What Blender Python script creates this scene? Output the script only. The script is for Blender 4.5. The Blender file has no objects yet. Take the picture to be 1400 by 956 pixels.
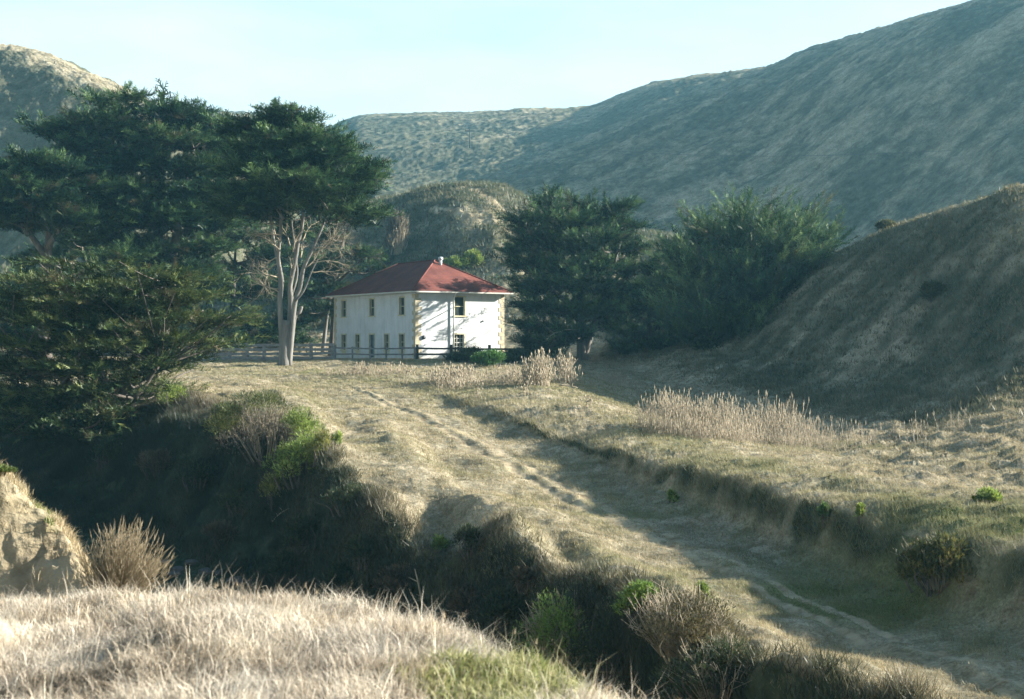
# photo-matched exposure settings
SKY_STRENGTH = 0.056; SKY_TINT = (0.84, 1.03, 1.03, 1); HAZE = 0.00019; HAZE_COL = (0.30, 0.76, 1.0, 1); HAZE_G = 0.3; EXPOSURE = 2.12
import bpy, math, random
import numpy as np
from mathutils import Vector, Matrix

# ------------------------------------------------------------------ basics
F = 1944.0; CXP = 700.0; CYP = 478.0; HOR = 468.0; ZC = 12.0
TP = math.atan((CYP - HOR) / F)
scene = bpy.context.scene
COL = scene.collection
rng = np.random.default_rng(7)
random.seed(7)

def px2w(px, py, d):
    u = (np.asarray(px, float) - CXP) / F
    v = (CYP - np.asarray(py, float)) / F
    dy = math.cos(TP) + v * math.sin(TP)
    dz = -math.sin(TP) + v * math.cos(TP)
    s = d / dy
    return np.stack(np.broadcast_arrays(u * s, d + 0 * s, ZC + dz * s), -1)

def W(px, py, d):
    return Vector(px2w(px, py, d).tolist())

def tag(o, label=None, cat=None, group=None, kind=None):
    if label: o['label'] = label
    if cat: o['category'] = cat
    if group: o['group'] = group
    if kind: o['kind'] = kind
    return o

def empty(name, loc, rz=0.0):
    o = bpy.data.objects.new(name, None)
    o.empty_display_size = 0.3
    o.location = loc; o.rotation_euler = (0, 0, rz)
    COL.objects.link(o)
    return o

def link(name, me, mat, parent=None):
    o = bpy.data.objects.new(name, me)
    if mat is not None and not me.materials: me.materials.append(mat)
    COL.objects.link(o)
    if parent is not None: o.parent = parent
    return o

def np_mesh(name, V, Fc, tint=None, smooth=False, normals=None):
    V = np.ascontiguousarray(V, np.float32); Fc = np.ascontiguousarray(Fc, np.int32)
    me = bpy.data.meshes.new(name)
    n, k = Fc.shape
    me.vertices.add(len(V)); me.vertices.foreach_set('co', V.ravel())
    me.loops.add(n * k); me.loops.foreach_set('vertex_index', Fc.ravel())
    me.polygons.add(n)
    me.polygons.foreach_set('loop_start', np.arange(0, n * k, k, dtype=np.int32))
    if smooth: me.polygons.foreach_set('use_smooth', np.ones(n, bool))
    me.update(calc_edges=True)
    if tint is not None:
        a = me.color_attributes.new('tint', 'FLOAT_COLOR', 'POINT')
        c = np.ones((len(V), 4), np.float32); c[:, :3] = tint
        a.data.foreach_set('color', c.ravel())
    if normals is not None:
        me.normals_split_custom_set_from_vertices(normals.astype(np.float32))
    return me

class MB:
    """collects polygons of any size and builds one mesh"""
    def __init__(s): s.v = []; s.f = []
    def add(s, V, Fs):
        o = len(s.v); s.v += [tuple(p) for p in V]; s.f += [tuple(i + o for i in f) for f in Fs]
    def box(s, a, b):
        (x0, y0, z0), (x1, y1, z1) = a, b
        s.add([(x0,y0,z0),(x1,y0,z0),(x1,y1,z0),(x0,y1,z0),(x0,y0,z1),(x1,y0,z1),(x1,y1,z1),(x0,y1,z1)],
              [(0,3,2,1),(4,5,6,7),(0,1,5,4),(1,2,6,5),(2,3,7,6),(3,0,4,7)])
    def bar(s, p, q, w, h):
        p = Vector(p); q = Vector(q); d = (q - p).normalized()
        sd = d.cross(Vector((0, 0, 1)))
        if sd.length < 1e-3: sd = Vector((1, 0, 0))
        sd.normalize(); up = sd.cross(d)
        V = []
        for c in (p, q):
            for a, b in ((-1,-1),(1,-1),(1,1),(-1,1)):
                V.append(c + sd * a * w / 2 + up * b * h / 2)
        s.add(V, [(0,3,2,1),(4,5,6,7),(0,1,5,4),(1,2,6,5),(2,3,7,6),(3,0,4,7)])
    def tube(s, pts, rad, n=8, wob=0.0):
        pts = [Vector(p) for p in pts]; V = []; Fs = []
        m = len(pts); prev = None
        for i, p in enumerate(pts):
            t = (pts[min(i + 1, m - 1)] - pts[max(i - 1, 0)]).normalized()
            a = Vector((1, 0, 0)) if prev is None else prev
            a = a - t * a.dot(t)
            if a.length < 1e-3: a = Vector((0, 1, 0)) - t * t.y
            a.normalize(); prev = a; b = t.cross(a)
            for k in range(n):
                an = 2 * math.pi * k / n
                r = rad[i] * (1 + wob * random.uniform(-1, 1))
                V.append(p + a * math.cos(an) * r + b * math.sin(an) * r)
        for i in range(m - 1):
            for k in range(n):
                k2 = (k + 1) % n
                Fs.append((i*n+k, i*n+k2, (i+1)*n+k2, (i+1)*n+k))
        Fs.append(tuple(range(n - 1, -1, -1))); Fs.append(tuple((m - 1) * n + k for k in range(n)))
        s.add(V, Fs)
    def build(s, name, mat, parent=None, smooth=False, bevel=0):
        me = bpy.data.meshes.new(name)
        me.from_pydata(s.v, [], s.f); me.update()
        if smooth: me.polygons.foreach_set('use_smooth', np.ones(len(me.polygons), bool))
        o = link(name, me, mat, parent)
        if bevel:
            md = o.modifiers.new('bevel', 'BEVEL'); md.width = bevel; md.segments = 2; md.limit_method = 'ANGLE'
        return o

def curve_pts(ctrl, n):
    """Catmull-Rom through the control points"""
    P = [Vector(c) for c in ctrl]; P = [P[0] * 2 - P[1]] + P + [P[-1] * 2 - P[-2]]
    out = []; m = len(P) - 3
    for i in range(n + 1):
        t = i / n * m; k = min(int(t), m - 1); u = t - k
        a, b, c, d = P[k:k + 4]
        out.append(0.5 * ((2*b) + (c-a)*u + (2*a-5*b+4*c-d)*u*u + (3*b-a-3*c+d)*u**3))
    return out

# ------------------------------------------------------------------ noise
def _h(i, j, s):
    i = i.astype(np.int64); j = j.astype(np.int64)
    h = (i * 374761393 + j * 668265263 + s * 974634371) & 0xFFFFFFFF
    h = ((h ^ (h >> 13)) * 1274126177) & 0xFFFFFFFF
    h = ((h ^ (h >> 16)) * 2246822519) & 0xFFFFFFFF
    return (h ^ (h >> 15)) / 4294967295.0
def pnoise(x, y, s=0):
    xi = np.floor(x); yi = np.floor(y); u = x - xi; v = y - yi
    def g(a, b):
        an = _h(xi + a, yi + b, s) * 2 * math.pi
        return np.cos(an) * (u - a) + np.sin(an) * (v - b)
    fu = u*u*u*(u*(u*6-15)+10); fv = v*v*v*(v*(v*6-15)+10)
    a = g(0,0)*(1-fu) + g(1,0)*fu; b = g(0,1)*(1-fu) + g(1,1)*fu
    return (a*(1-fv) + b*fv) * 1.5
def fbm(x, y, o=4, s=0, ridged=False):
    r = 0; a = 1.0; t = 0
    for k in range(o):
        n = pnoise(x * 2**k + 17.3*k, y * 2**k - 9.1*k, s + k)
        if ridged: n = 1 - 2*np.abs(n)
        r = r + a * n; t += a; a *= 0.5
    return r / t
def sstep(a, b, x):
    t = np.clip((x - a) / (b - a), 0, 1); return t*t*(3-2*t)

# ------------------------------------------------------------------ materials
def new_mat(name):
    m = bpy.data.materials.new(name); m.use_nodes = True
    nt = m.node_tree; nt.nodes.clear()
    return m, nt, nt.nodes, nt.links
def nd(N, t, **kw):
    n = N.new(t)
    for k, v in kw.items():
        if k in n.inputs: n.inputs[k].default_value = v
        else: setattr(n, k, v)
    return n
def mixc(N, Lk, fac, a, b, blend='MIX'):
    n = N.new('ShaderNodeMix'); n.data_type = 'RGBA'; n.blend_type = blend
    for sock, val in ((n.inputs[0], fac), (n.inputs[6], a), (n.inputs[7], b)):
        if isinstance(val, bpy.types.NodeSocket): Lk.new(val, sock)
        elif isinstance(val, (int, float)): sock.default_value = val
        else: sock.default_value = (*val, 1)
    return n.outputs[2]
def ramp(N, Lk, src, stops):
    r = N.new('ShaderNodeValToRGB'); Lk.new(src, r.inputs[0])
    e = r.color_ramp.elements
    while len(e) < len(stops): e.new(0.5)
    for i, (p, c) in enumerate(stops):
        e[i].position = p; e[i].color = (*c, 1) if len(c) == 3 else c
    return r.outputs[0]
def noise_node(N, Lk, co, scale, detail=4, rough=0.6, vec_scale=None):
    n = nd(N, 'ShaderNodeTexNoise', Scale=scale, Detail=detail, Roughness=rough)
    if vec_scale:
        mp = N.new('ShaderNodeMapping'); mp.inputs['Scale'].default_value = vec_scale
        Lk.new(co, mp.inputs[0]); co = mp.outputs[0]
    Lk.new(co, n.inputs['Vector']); return n.outputs[0]

def mat_plain(name, c1, c2, scale=3.0, rough=0.8, bump=0.0, bscale=20, spec=0.3, vec_scale=None):
    m, nt, N, Lk = new_mat(name)
    out = N.new('ShaderNodeOutputMaterial'); p = nd(N, 'ShaderNodeBsdfPrincipled', Roughness=rough)
    p.inputs['Specular IOR Level'].default_value = spec
    tc = N.new('ShaderNodeTexCoord')
    n = noise_node(N, Lk, tc.outputs['Object'], scale, 6, 0.65, vec_scale)
    Lk.new(ramp(N, Lk, n, [(0.3, c1), (0.7, c2)]), p.inputs['Base Color'])
    if bump:
        b = nd(N, 'ShaderNodeBump', Strength=0.6, Distance=bump)
        Lk.new(noise_node(N, Lk, tc.outputs['Object'], bscale, 5, 0.6, vec_scale), b.inputs['Height'])
        Lk.new(b.outputs[0], p.inputs['Normal'])
    Lk.new(p.outputs[0], out.inputs[0])
    return m

def mat_leaf(name, transl=0.25, gloss=0.04):
    """colour comes from the per-spray tint attribute, painted lit tips included on cypresses"""
    m, nt, N, Lk = new_mat(name)
    out = N.new('ShaderNodeOutputMaterial')
    at = N.new('ShaderNodeAttribute'); at.attribute_name = 'tint'
    d = N.new('ShaderNodeBsdfDiffuse'); t = N.new('ShaderNodeBsdfTranslucent'); g = nd(N, 'ShaderNodeBsdfGlossy', Roughness=0.5)
    g.inputs[0].default_value = (0.5, 0.5, 0.5, 1)
    tc = N.new('ShaderNodeTexCoord')
    n = noise_node(N, Lk, tc.outputs['Object'], 1.3, 4)
    c = mixc(N, Lk, 1.0, at.outputs[0], ramp(N, Lk, n, [(0.3, (0.75,0.75,0.75)), (0.7, (1.25,1.2,1.1))]), 'MULTIPLY')
    Lk.new(c, d.inputs[0]); Lk.new(c, t.inputs[0])
    a = nd(N, 'ShaderNodeMixShader'); a.inputs[0].default_value = transl
    Lk.new(d.outputs[0], a.inputs[1]); Lk.new(t.outputs[0], a.inputs[2])
    b = nd(N, 'ShaderNodeMixShader'); b.inputs[0].default_value = gloss
    Lk.new(a.outputs[0], b.inputs[1]); Lk.new(g.outputs[0], b.inputs[2])
    Lk.new(b.outputs[0], out.inputs[0])
    return m

def mat_terrain(name, far=False):
    """tint attribute: R green growth, G bare earth, B scrub cover; R and B also carry painted shade"""
    m, nt, N, Lk = new_mat(name)
    out = N.new('ShaderNodeOutputMaterial'); d = N.new('ShaderNodeBsdfDiffuse'); d.inputs['Roughness'].default_value = 0.6
    at = N.new('ShaderNodeAttribute'); at.attribute_name = 'tint'
    sep = N.new('ShaderNodeSeparateColor'); Lk.new(at.outputs[0], sep.inputs[0])
    tc = N.new('ShaderNodeTexCoord'); co = tc.outputs['Object']
    k = 0.25 if far else 1.0
    nA = noise_node(N, Lk, co, 0.18 * k, 7, 0.62); nB = noise_node(N, Lk, co, 1.7 * k, 6, 0.65); nC = noise_node(N, Lk, co, 11 * k, 4, 0.7)
    straw = ramp(N, Lk, nB, [(0.30, STRAW_D), (0.52, STRAW_M), (0.72, STRAW_L)])
    straw = mixc(N, Lk, 0.75, straw, ramp(N, Lk, nC, [(0.32, (0.42,0.40,0.36)), (0.5, (0.9,0.9,0.88)), (0.68, (1.35,1.33,1.28))]), 'MULTIPLY')
    straw = mixc(N, Lk, 0.6, straw, ramp(N, Lk, nA, [(0.3, (0.70,0.74,0.62)), (0.7, (1.2,1.15,1.1))]), 'MULTIPLY')
    green = ramp(N, Lk, nC, [(0.3, (0.035,0.05,0.018)), (0.7, (0.15,0.18,0.065))])
    earth = ramp(N, Lk, nB, [(0.3, (0.17,0.125,0.075)), (0.5, (0.33,0.27,0.175)), (0.75, (0.46,0.385,0.26))])
    scrub = ramp(N, Lk, nB, [(0.3, (0.016,0.024,0.015)), (0.55, (0.045,0.058,0.036)), (0.75, (0.11,0.108,0.075))])
    def edge(s, w=0.35):
        a = nd(N, 'ShaderNodeMath', operation='ADD'); Lk.new(s, a.inputs[0])
        b = nd(N, 'ShaderNodeMath', operation='MULTIPLY_ADD'); Lk.new(nB, b.inputs[0]); b.inputs[1].default_value = 1.6 * w; b.inputs[2].default_value = -0.8 * w
        Lk.new(b.outputs[0], a.inputs[1])
        r = nd(N, 'ShaderNodeMapRange'); r.inputs[1].default_value = 0.3; r.inputs[2].default_value = 0.7; Lk.new(a.outputs[0], r.inputs[0])
        return r.outputs[0]
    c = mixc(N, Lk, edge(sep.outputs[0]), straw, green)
    c = mixc(N, Lk, edge(sep.outputs[1]), c, earth)
    if far:
        nD = noise_node(N, Lk, co, 0.16, 5, 0.75)
        a_ = nd(N, 'ShaderNodeMath', operation='MULTIPLY_ADD'); Lk.new(nD, a_.inputs[0]); a_.inputs[1].default_value = 1.5; a_.inputs[2].default_value = -0.75
        b_ = nd(N, 'ShaderNodeMath', operation='ADD'); Lk.new(a_.outputs[0], b_.inputs[0]); Lk.new(sep.outputs[2], b_.inputs[1])
        r_ = nd(N, 'ShaderNodeMapRange'); r_.inputs[1].default_value = 0.30; r_.inputs[2].default_value = 0.70; r_.inputs[4].default_value = 0.72; Lk.new(b_.outputs[0], r_.inputs[0])
        c = mixc(N, Lk, r_.outputs[0], c, scrub)
    else:
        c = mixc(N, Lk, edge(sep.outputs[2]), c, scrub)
    Lk.new(c, d.inputs[0])
    b1 = nd(N, 'ShaderNodeBump', Strength=0.8, Distance=0.28 if far else 0.1); Lk.new(nB, b1.inputs['Height'])
    b2 = nd(N, 'ShaderNodeBump', Strength=0.7, Distance=0.12 if far else 0.03); Lk.new(nC, b2.inputs['Height']); Lk.new(b1.outputs[0], b2.inputs['Normal'])
    Lk.new(b2.outputs[0], d.inputs['Normal'])
    Lk.new(d.outputs[0], out.inputs[0])
    return m

STRAW_D = (0.17, 0.142, 0.092); STRAW_M = (0.31, 0.268, 0.195); STRAW_L = (0.44, 0.39, 0.30)
M = {}
M['terrain'] = mat_terrain('dry_grassland')
M['far'] = mat_terrain('hill_grassland', True)
M['leaf'] = mat_leaf('cypress_foliage', 0.2)
M['shrub'] = mat_leaf('shrub_leaves', 0.42)
M['dry'] = mat_leaf('dry_grass_blades', 0.3, 0.02)
M['bark_dark'] = mat_plain('dark_bark', (0.05,0.042,0.035), (0.15,0.13,0.11), 3, 0.95, 0.06, 6, 0.1, (1,1,0.25))
M['bark_pale'] = mat_plain('weathered_grey_bark', (0.085,0.082,0.074), (0.22,0.205,0.18), 2.2, 0.9, 0.05, 6, 0.1, (1,1,0.2))
M['twig'] = mat_plain('bleached_twigs', (0.19,0.155,0.105), (0.38,0.32,0.225), 2, 0.9)
def _stucco():
    m, nt, N, Lk = new_mat('white_painted_stucco')
    out = N.new('ShaderNodeOutputMaterial'); q = nd(N, 'ShaderNodeBsdfPrincipled', Roughness=0.88)
    q.inputs['Specular IOR Level'].default_value = 0.2
    tc = N.new('ShaderNodeTexCoord'); co = tc.outputs['Object']
    c = ramp(N, Lk, noise_node(N, Lk, co, 0.6, 6, .65), [(0.3, (0.53,0.55,0.54)), (0.65, (0.68,0.69,0.68))])
    c = mixc(N, Lk, 0.7, c, ramp(N, Lk, noise_node(N, Lk, co, 2.2, 6, .7, (1,1,.12)), [(0.28, (0.72,0.71,0.66)), (0.5, (1,1,1))]), 'MULTIPLY')
    sz = N.new('ShaderNodeSeparateXYZ'); Lk.new(co, sz.inputs[0])
    mr = nd(N, 'ShaderNodeMapRange'); mr.inputs[1].default_value = 0.0; mr.inputs[2].default_value = 1.3; mr.inputs[3].default_value = 0.55; mr.inputs[4].default_value = 0.0; Lk.new(sz.outputs[2], mr.inputs[0])
    mm = nd(N, 'ShaderNodeMath', operation='MULTIPLY'); Lk.new(mr.outputs[0], mm.inputs[0]); Lk.new(noise_node(N, Lk, co, 1.6, 5), mm.inputs[1])
    c = mixc(N, Lk, mm.outputs[0], c, (0.36,0.31,0.23))
    b = nd(N, 'ShaderNodeBump', Strength=0.6, Distance=0.015); Lk.new(noise_node(N, Lk, co, 7, 6), b.inputs['Height'])
    Lk.new(c, q.inputs['Base Color']); Lk.new(b.outputs[0], q.inputs['Normal']); Lk.new(q.outputs[0], out.inputs[0]); return m
M['stucco'] = _stucco()
M['quoin'] = mat_plain('yellow_stone_quoins', (0.36,0.30,0.19), (0.58,0.52,0.37), 2.0, 0.9, 0.02, 9)
M['trim'] = mat_plain('cream_paint', (0.46,0.41,0.25), (0.60,0.55,0.37), 2.5, 0.7, 0.004, 30)
M['whitepaint'] = mat_plain('white_paint', (0.62,0.62,0.58), (0.76,0.75,0.70), 4, 0.6)
M['soffit'] = mat_plain('pale_eave_boards', (0.48,0.47,0.40), (0.62,0.61,0.54), 2, 0.8)
M['door'] = mat_plain('blue_grey_door_paint', (0.10,0.14,0.15), (0.17,0.21,0.22), 3, 0.7)
M['wood_dark'] = mat_plain('dark_fence_wood', (0.025,0.022,0.02), (0.075,0.066,0.058), 5, 0.9, 0.01, 18)
M['wood_grey'] = mat_plain('grey_weathered_boards', (0.13,0.125,0.115), (0.28,0.265,0.24), 4, 0.9, 0.01, 18)
M['metal'] = mat_plain('galvanised_metal', (0.42,0.42,0.40), (0.62,0.62,0.60), 4, 0.5, spec=0.5)
M['iron'] = mat_plain('dark_iron', (0.03,0.035,0.04), (0.07,0.075,0.08), 6, 0.6)
M['wood_cut'] = mat_plain('pale_stump_wood', (0.34,0.27,0.19), (0.56,0.47,0.36), 6, 0.9, 0.02, 12, vec_scale=(1,1,0.2))
M['stone'] = mat_plain('creek_stones', (0.03,0.03,0.028), (0.11,0.105,0.095), 3, 0.85, 0.02, 12)
def _roof():
    m, nt, N, Lk = new_mat('red_shingles')
    out = N.new('ShaderNodeOutputMaterial'); p = nd(N, 'ShaderNodeBsdfPrincipled', Roughness=0.9)
    p.inputs['Specular IOR Level'].default_value = 0.15
    tc = N.new('ShaderNodeTexCoord'); co = tc.outputs['Object']
    n1 = noise_node(N, Lk, co, 0.5, 6); n2 = noise_node(N, Lk, co, 9, 3)
    c = ramp(N, Lk, n1, [(0.3, (0.105,0.034,0.027)), (0.7, (0.170,0.058,0.043))])
    c = mixc(N, Lk, 0.7, c, ramp(N, Lk, n2, [(0.3, (0.75,0.75,0.75)), (0.7, (1.2,1.2,1.2))]), 'MULTIPLY')
    w = nd(N, 'ShaderNodeTexWave', wave_type='BANDS', bands_direction='Z', wave_profile='SAW', Scale=1.3, Distortion=0.6); Lk.new(co, w.inputs['Vector'])
    c = mixc(N, Lk, 0.35, c, ramp(N, Lk, w.outputs[1], [(0.0, (0.6,0.6,0.6)), (0.25, (1.05,1.05,1.05))]), 'MULTIPLY')
    st = noise_node(N, Lk, co, 1.2, 5, 0.6, (1,1,.35)); c = mixc(N, Lk, 0.8, c, ramp(N, Lk, st, [(0.3, (0.7,0.72,0.72)), (0.65, (1.12,1.1,1.08))]), 'MULTIPLY')
    b = nd(N, 'ShaderNodeBump', Strength=0.5, Distance=0.03); Lk.new(w.outputs[1], b.inputs['Height'])
    Lk.new(c, p.inputs['Base Color']); Lk.new(b.outputs[0], p.inputs['Normal']); Lk.new(p.outputs[0], out.inputs[0])
    return m
M['roof'] = _roof()
def _glass():
    m, nt, N, Lk = new_mat('dark_window_glass')
    out = N.new('ShaderNodeOutputMaterial'); p = nd(N, 'ShaderNodeBsdfPrincipled', Roughness=0.12)
    tc = N.new('ShaderNodeTexCoord')
    Lk.new(ramp(N, Lk, noise_node(N, Lk, tc.outputs['Object'], 1.5, 3), [(0.3, (0.02,0.028,0.026)), (0.7, (0.06,0.07,0.06))]), p.inputs['Base Color'])
    p.inputs['Specular IOR Level'].default_value = 0.35
    Lk.new(p.outputs[0], out.inputs[0]); return m
M['glass'] = _glass()
def _water():
    m, nt, N, Lk = new_mat('dark_creek_water')
    out = N.new('ShaderNodeOutputMaterial'); p = nd(N, 'ShaderNodeBsdfPrincipled', Roughness=0.12)
    p.inputs['Base Color'].default_value = (0.012, 0.016, 0.012, 1)
    tc = N.new('ShaderNodeTexCoord')
    b = nd(N, 'ShaderNodeBump', Strength=0.4, Distance=0.03); Lk.new(noise_node(N, Lk, tc.outputs['Object'], 2.5, 4), b.inputs['Height'])
    Lk.new(b.outputs[0], p.inputs['Normal']); Lk.new(p.outputs[0], out.inputs[0]); return m
M['water'] = _water()

# ------------------------------------------------------------------ terrain: feature lines (photo column, depth, photo row)
def Zl(pts):   # (px, d, z below eye) -> (px, d, py)
    return [(p, d, HOR - z / d * F) for p, d, z in pts]
LINES = [
 ('start', Zl([(-900,1.2,-1.62),(2300,1.2,-1.65)]), 1),
 ('near', Zl([(-900,5,-1.62),(300,5,-1.6),(900,4.5,-1.7),(2300,3.5,-1.8)]), 16),
 ('edge', [(-900,10,850),(0,10.2,846),(140,10.2,836),(300,10,838),(400,9.8,849),(470,9.5,861),(560,9,878),(650,8.5,904),(740,8,935),(830,7.6,972),(900,7.4,1005),(1050,7,1060),(1400,6,1250),(2300,5,1500)], 70),
 ('outbase', [(-900,12.9,845),(0,12.9,842),(100,12.6,834),(140,12.3,830),(220,11.7,850),(300,11.3,870),(560,10.3,930),(740,9.3,1000),(900,8.6,1080),(1050,8.2,1150),(1400,7,1400),(2300,6,1700)], 20),
 ('outtop', [(-900,15,560),(-300,14.5,590),(-100,14.2,615),(-30,14.1,630),(0,14,645),(40,14,682),(70,13.9,708),(100,13.6,750),(118,13.3,785),(132,13,818),(150,12.9,850),(220,12.6,920),(300,12.4,980),(560,11.5,1100),(740,10.6,1200),(900,10,1320),(1050,9.6,1400),(1400,8.5,1700),(2300,7,2100)], 46),
 ('nearfoot', Zl([(-900,75,-7.4),(-100,62,-8.0),(100,50,-8.6),(250,43,-9.1),(400,37,-9.5),(600,30,-9.8),(900,23,-10),(1200,18,-10.3),(1400,15,-10.5),(2300,11,-11)]), 14),
 ('creek', Zl([(-900,95,-6.8),(-100,76,-7.8),(100,66,-8.45),(250,57,-9.0),(400,50,-9.4),(600,41,-9.7),(750,35.5,-9.8),(900,31,-9.9),(1050,27.2,-10),(1200,23.5,-10.2),(1400,20,-10.4),(2300,14,-11)]), 22),
 ('lip', [(-900,125,515),(-300,104,522),(0,93,535),(120,85,542),(200,79,546),(250,75,548),(340,67,566),(410,60,595),(455,54,632),(490,50.5,668),(530,48,705),(600,45.5,742),(660,43,765),(700,41.5,758),(760,39,770),(850,35.5,806),(950,32,856),(1050,29,900),(1200,26,952),(1400,23,1015),(2300,16,1300)], 110),
 ('roadl', [(-900,135,497),(-300,114,500),(100,107,503),(300,96,512),(420,85,526),(500,75,549),(560,66.5,582),(650,57,637),(740,50.5,690),(830,44.5,736),(920,40,778),(1010,36,818),(1100,32.7,864),(1250,29,930),(1400,26,985),(2300,18,1230)], 80),
 ('roadr', [(-900,142,494),(-300,119,497),(300,101,507),(450,90.5,516),(545,83.3,529),(630,75,555),(720,66,590),(805,59,624),(895,52.2,670),(995,46.8,709),(1095,41.8,750),(1195,37.5,793),(1310,33.6,840),(1440,30.6,882),(2300,20,1090)], 60),
 ('banklip', [(-900,148,492),(-300,123,495),(300,105,504),(450,93,512),(555,85,523),(640,76,545),(725,66.8,577),(805,59.9,608),(925,52,637),(1045,45.6,664),(1165,40.3,697),(1310,35.6,736),(1440,32.6,762),(2300,23,880)], 56),
 ('toe', [(-900,165,488),(-300,142,490),(300,126,492),(568,126,492),(700,121,494),(800,118,499),(870,112,512),(950,95,547),(1050,77,585),(1150,65.5,604),(1250,58.5,611),(1400,50.5,618),(1700,42,640),(2300,33,720)], 70),
 ('break', [(-900,180,486),(-300,150,488),(300,142,489),(568,150,489),(700,146,489),(800,134,486),(880,122,482),(950,112,489),(1030,101,508),(1120,87,537),(1200,79.5,545),(1300,74,532),(1400,70,508),(1550,62,520),(1700,60,530),(2300,48,570)], 50),
 ('crest', [(-900,200,470),(-300,180,468),(300,170,466),(450,166,452),(600,162,440),(750,158,440),(850,152,444),(930,141,430),(1000,133,405),(1070,125,376),(1130,120,350),(1160,117.5,338),(1200,114,318),(1250,109,300),(1300,103,284),(1350,97.5,269),(1400,93,254),(1435,89.5,282),(1475,85,375),(1530,79,445),(1700,70,475),(2000,66,500),(2300,60,520)], 90),
 ('knoll', [(-900,240,440),(-200,215,440),(100,205,430),(300,215,395),(400,222,325),(450,222,290),(500,221,276),(530,219,271),(560,217,264),(600,213,257),(640,210,254),(670,210,256),(700,211,265),(730,213,277),(770,216,292),(820,220,306),(870,224,322),(910,226,330),(960,226,338),(1050,210,352),(1150,175,372),(1250,155,345),(1400,132,300),(1500,125,330),(1700,110,380),(2000,97,420),(2300,85,440)], 66),
 ('vale', [(-900,262,415),(-200,240,415),(100,235,400),(200,240,380),(300,260,372),(450,300,372),(700,300,352),(900,290,352),(1050,275,354),(1200,250,352),(1400,215,335),(1700,185,300),(2300,150,300)], 10),
 ('ridge', [(-900,420,-60),(-300,355,15),(-100,338,42),(0,328,61),(60,318,73),(100,310,88),(150,302,111),(200,294,138),(250,288,168),(300,285,205),(350,340,235),(420,640,215),(450,760,179),(475,765,165),(500,760,159),(560,742,156),(620,720,155),(680,690,153),(740,655,150),(800,622,148),(850,592,131),(900,562,113),(960,530,103),(1030,492,93),(1060,478,86),(1100,460,72),(1160,440,52),(1200,425,40),(1260,408,18),(1320,392,0),(1400,372,-20),(1700,330,-60),(2300,270,0)], 150),
 ('farhill', [(-900,700,260),(0,650,260),(150,800,230),(220,1000,180),(270,1080,157),(320,1100,153),(370,1110,158),(420,1110,171),(460,1120,190),(520,1150,220),(800,1000,250),(1400,800,200),(2300,600,150)], 24),
 ('beyond', [(-900,1300,330),(300,1500,300),(800,1500,330),(1400,1300,330),(2300,1100,330)], 6),
]
LI = {l[0]: i for i, l in enumerate(LINES)}

def pchip_slopes(x, y):
    """x (n,m) increasing along the last axis"""
    h = np.diff(x, axis=-1); dl = np.diff(y, axis=-1) / h
    s = np.zeros_like(y)
    w1 = 2*h[..., 1:] + h[..., :-1]; w2 = h[..., 1:] + 2*h[..., :-1]
    a = dl[..., :-1]; b = dl[..., 1:]
    ok = a * b > 0
    with np.errstate(divide='ignore', invalid='ignore'):
        hm = (w1 + w2) / (w1 / a + w2 / b)
    s[..., 1:-1] = np.where(ok, hm, 0)
    s[..., 0] = dl[..., 0]; s[..., -1] = dl[..., -1]
    return s
def herm(x0, x1, y0, y1, s0, s1, x):
    h = x1 - x0; t = (x - x0) / h
    return (2*t**3-3*t*t+1)*y0 + (t**3-2*t*t+t)*h*s0 + (-2*t**3+3*t*t)*y1 + (t**3-t*t)*h*s1
def pchip(xs, ys, x):
    xs = np.array(xs, float); ys = np.array(ys, float); s = pchip_slopes(xs, ys)
    if len(xs) == 2: s[:] = (ys[1]-ys[0])/(xs[1]-xs[0])
    k = np.clip(np.searchsorted(xs, x) - 1, 0, len(xs) - 2)
    xx = np.clip(x, xs[0], xs[-1])
    return herm(xs[k], xs[k+1], ys[k], ys[k+1], s[k], s[k+1], xx)

PX = np.unique(np.concatenate([np.arange(-900, -60, 26.0), np.arange(-60, 1460, 2.4), np.arange(1460, 2301, 26.0)]))
nC = len(PX)
LD = np.zeros((nC, len(LINES))); LP = np.zeros_like(LD)
for i, (nm, pts, _) in enumerate(LINES):
    p = [q[0] for q in pts]
    LD[:, i] = np.exp(pchip(p, np.log([q[1] for q in pts]), PX))
    LP[:, i] = pchip(p, [q[2] for q in pts], PX)
for i in range(1, len(LINES)): LD[:, i] = np.maximum(LD[:, i], LD[:, i-1] * 1.012)
# profile down every column: pchip of row over -1/d
X = -1.0 / LD
S = pchip_slopes(X, LP)
rowsT = []
for i in range(1, len(LINES)):
    m = LINES[i][2]
    rowsT += [(i - 1) + k / m for k in range(m)]
rowsT.append(len(LINES) - 1.0)
T = np.array(rowsT); nR = len(T)
seg = np.minimum(T.astype(int), len(LINES) - 2); fr = T - seg
GD = np.zeros((nC, nR)); GP = np.zeros((nC, nR))
for j in range(nR):
    k = seg[j]
    d = np.exp(np.log(LD[:, k]) * (1 - fr[j]) + np.log(LD[:, k+1]) * fr[j])
    GD[:, j] = d
    GP[:, j] = herm(X[:, k], X[:, k+1], LP[:, k], LP[:, k+1], S[:, k], S[:, k+1], -1.0 / d)
PXG = np.repeat(PX[:, None], nR, 1)
P = px2w(PXG, GP, GD)
gx, gy = P[..., 0], P[..., 1]
TT = np.repeat(T[None, :], nC, 0)
def band(vals):      # value given at every line, linear between
    v = np.array([vals.get(l[0], 0.0) for l in LINES]); return np.interp(TT, np.arange(len(LINES)), v)
a_small = band(dict(start=.02, near=.08, edge=.10, outbase=.03, outtop=.05, nearfoot=.15, creek=.10, lip=.07, roadl=.045, roadr=.08, banklip=.09, toe=.07, **{'break': .14}, crest=.14, knoll=.22, vale=.3, ridge=.3))
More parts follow.
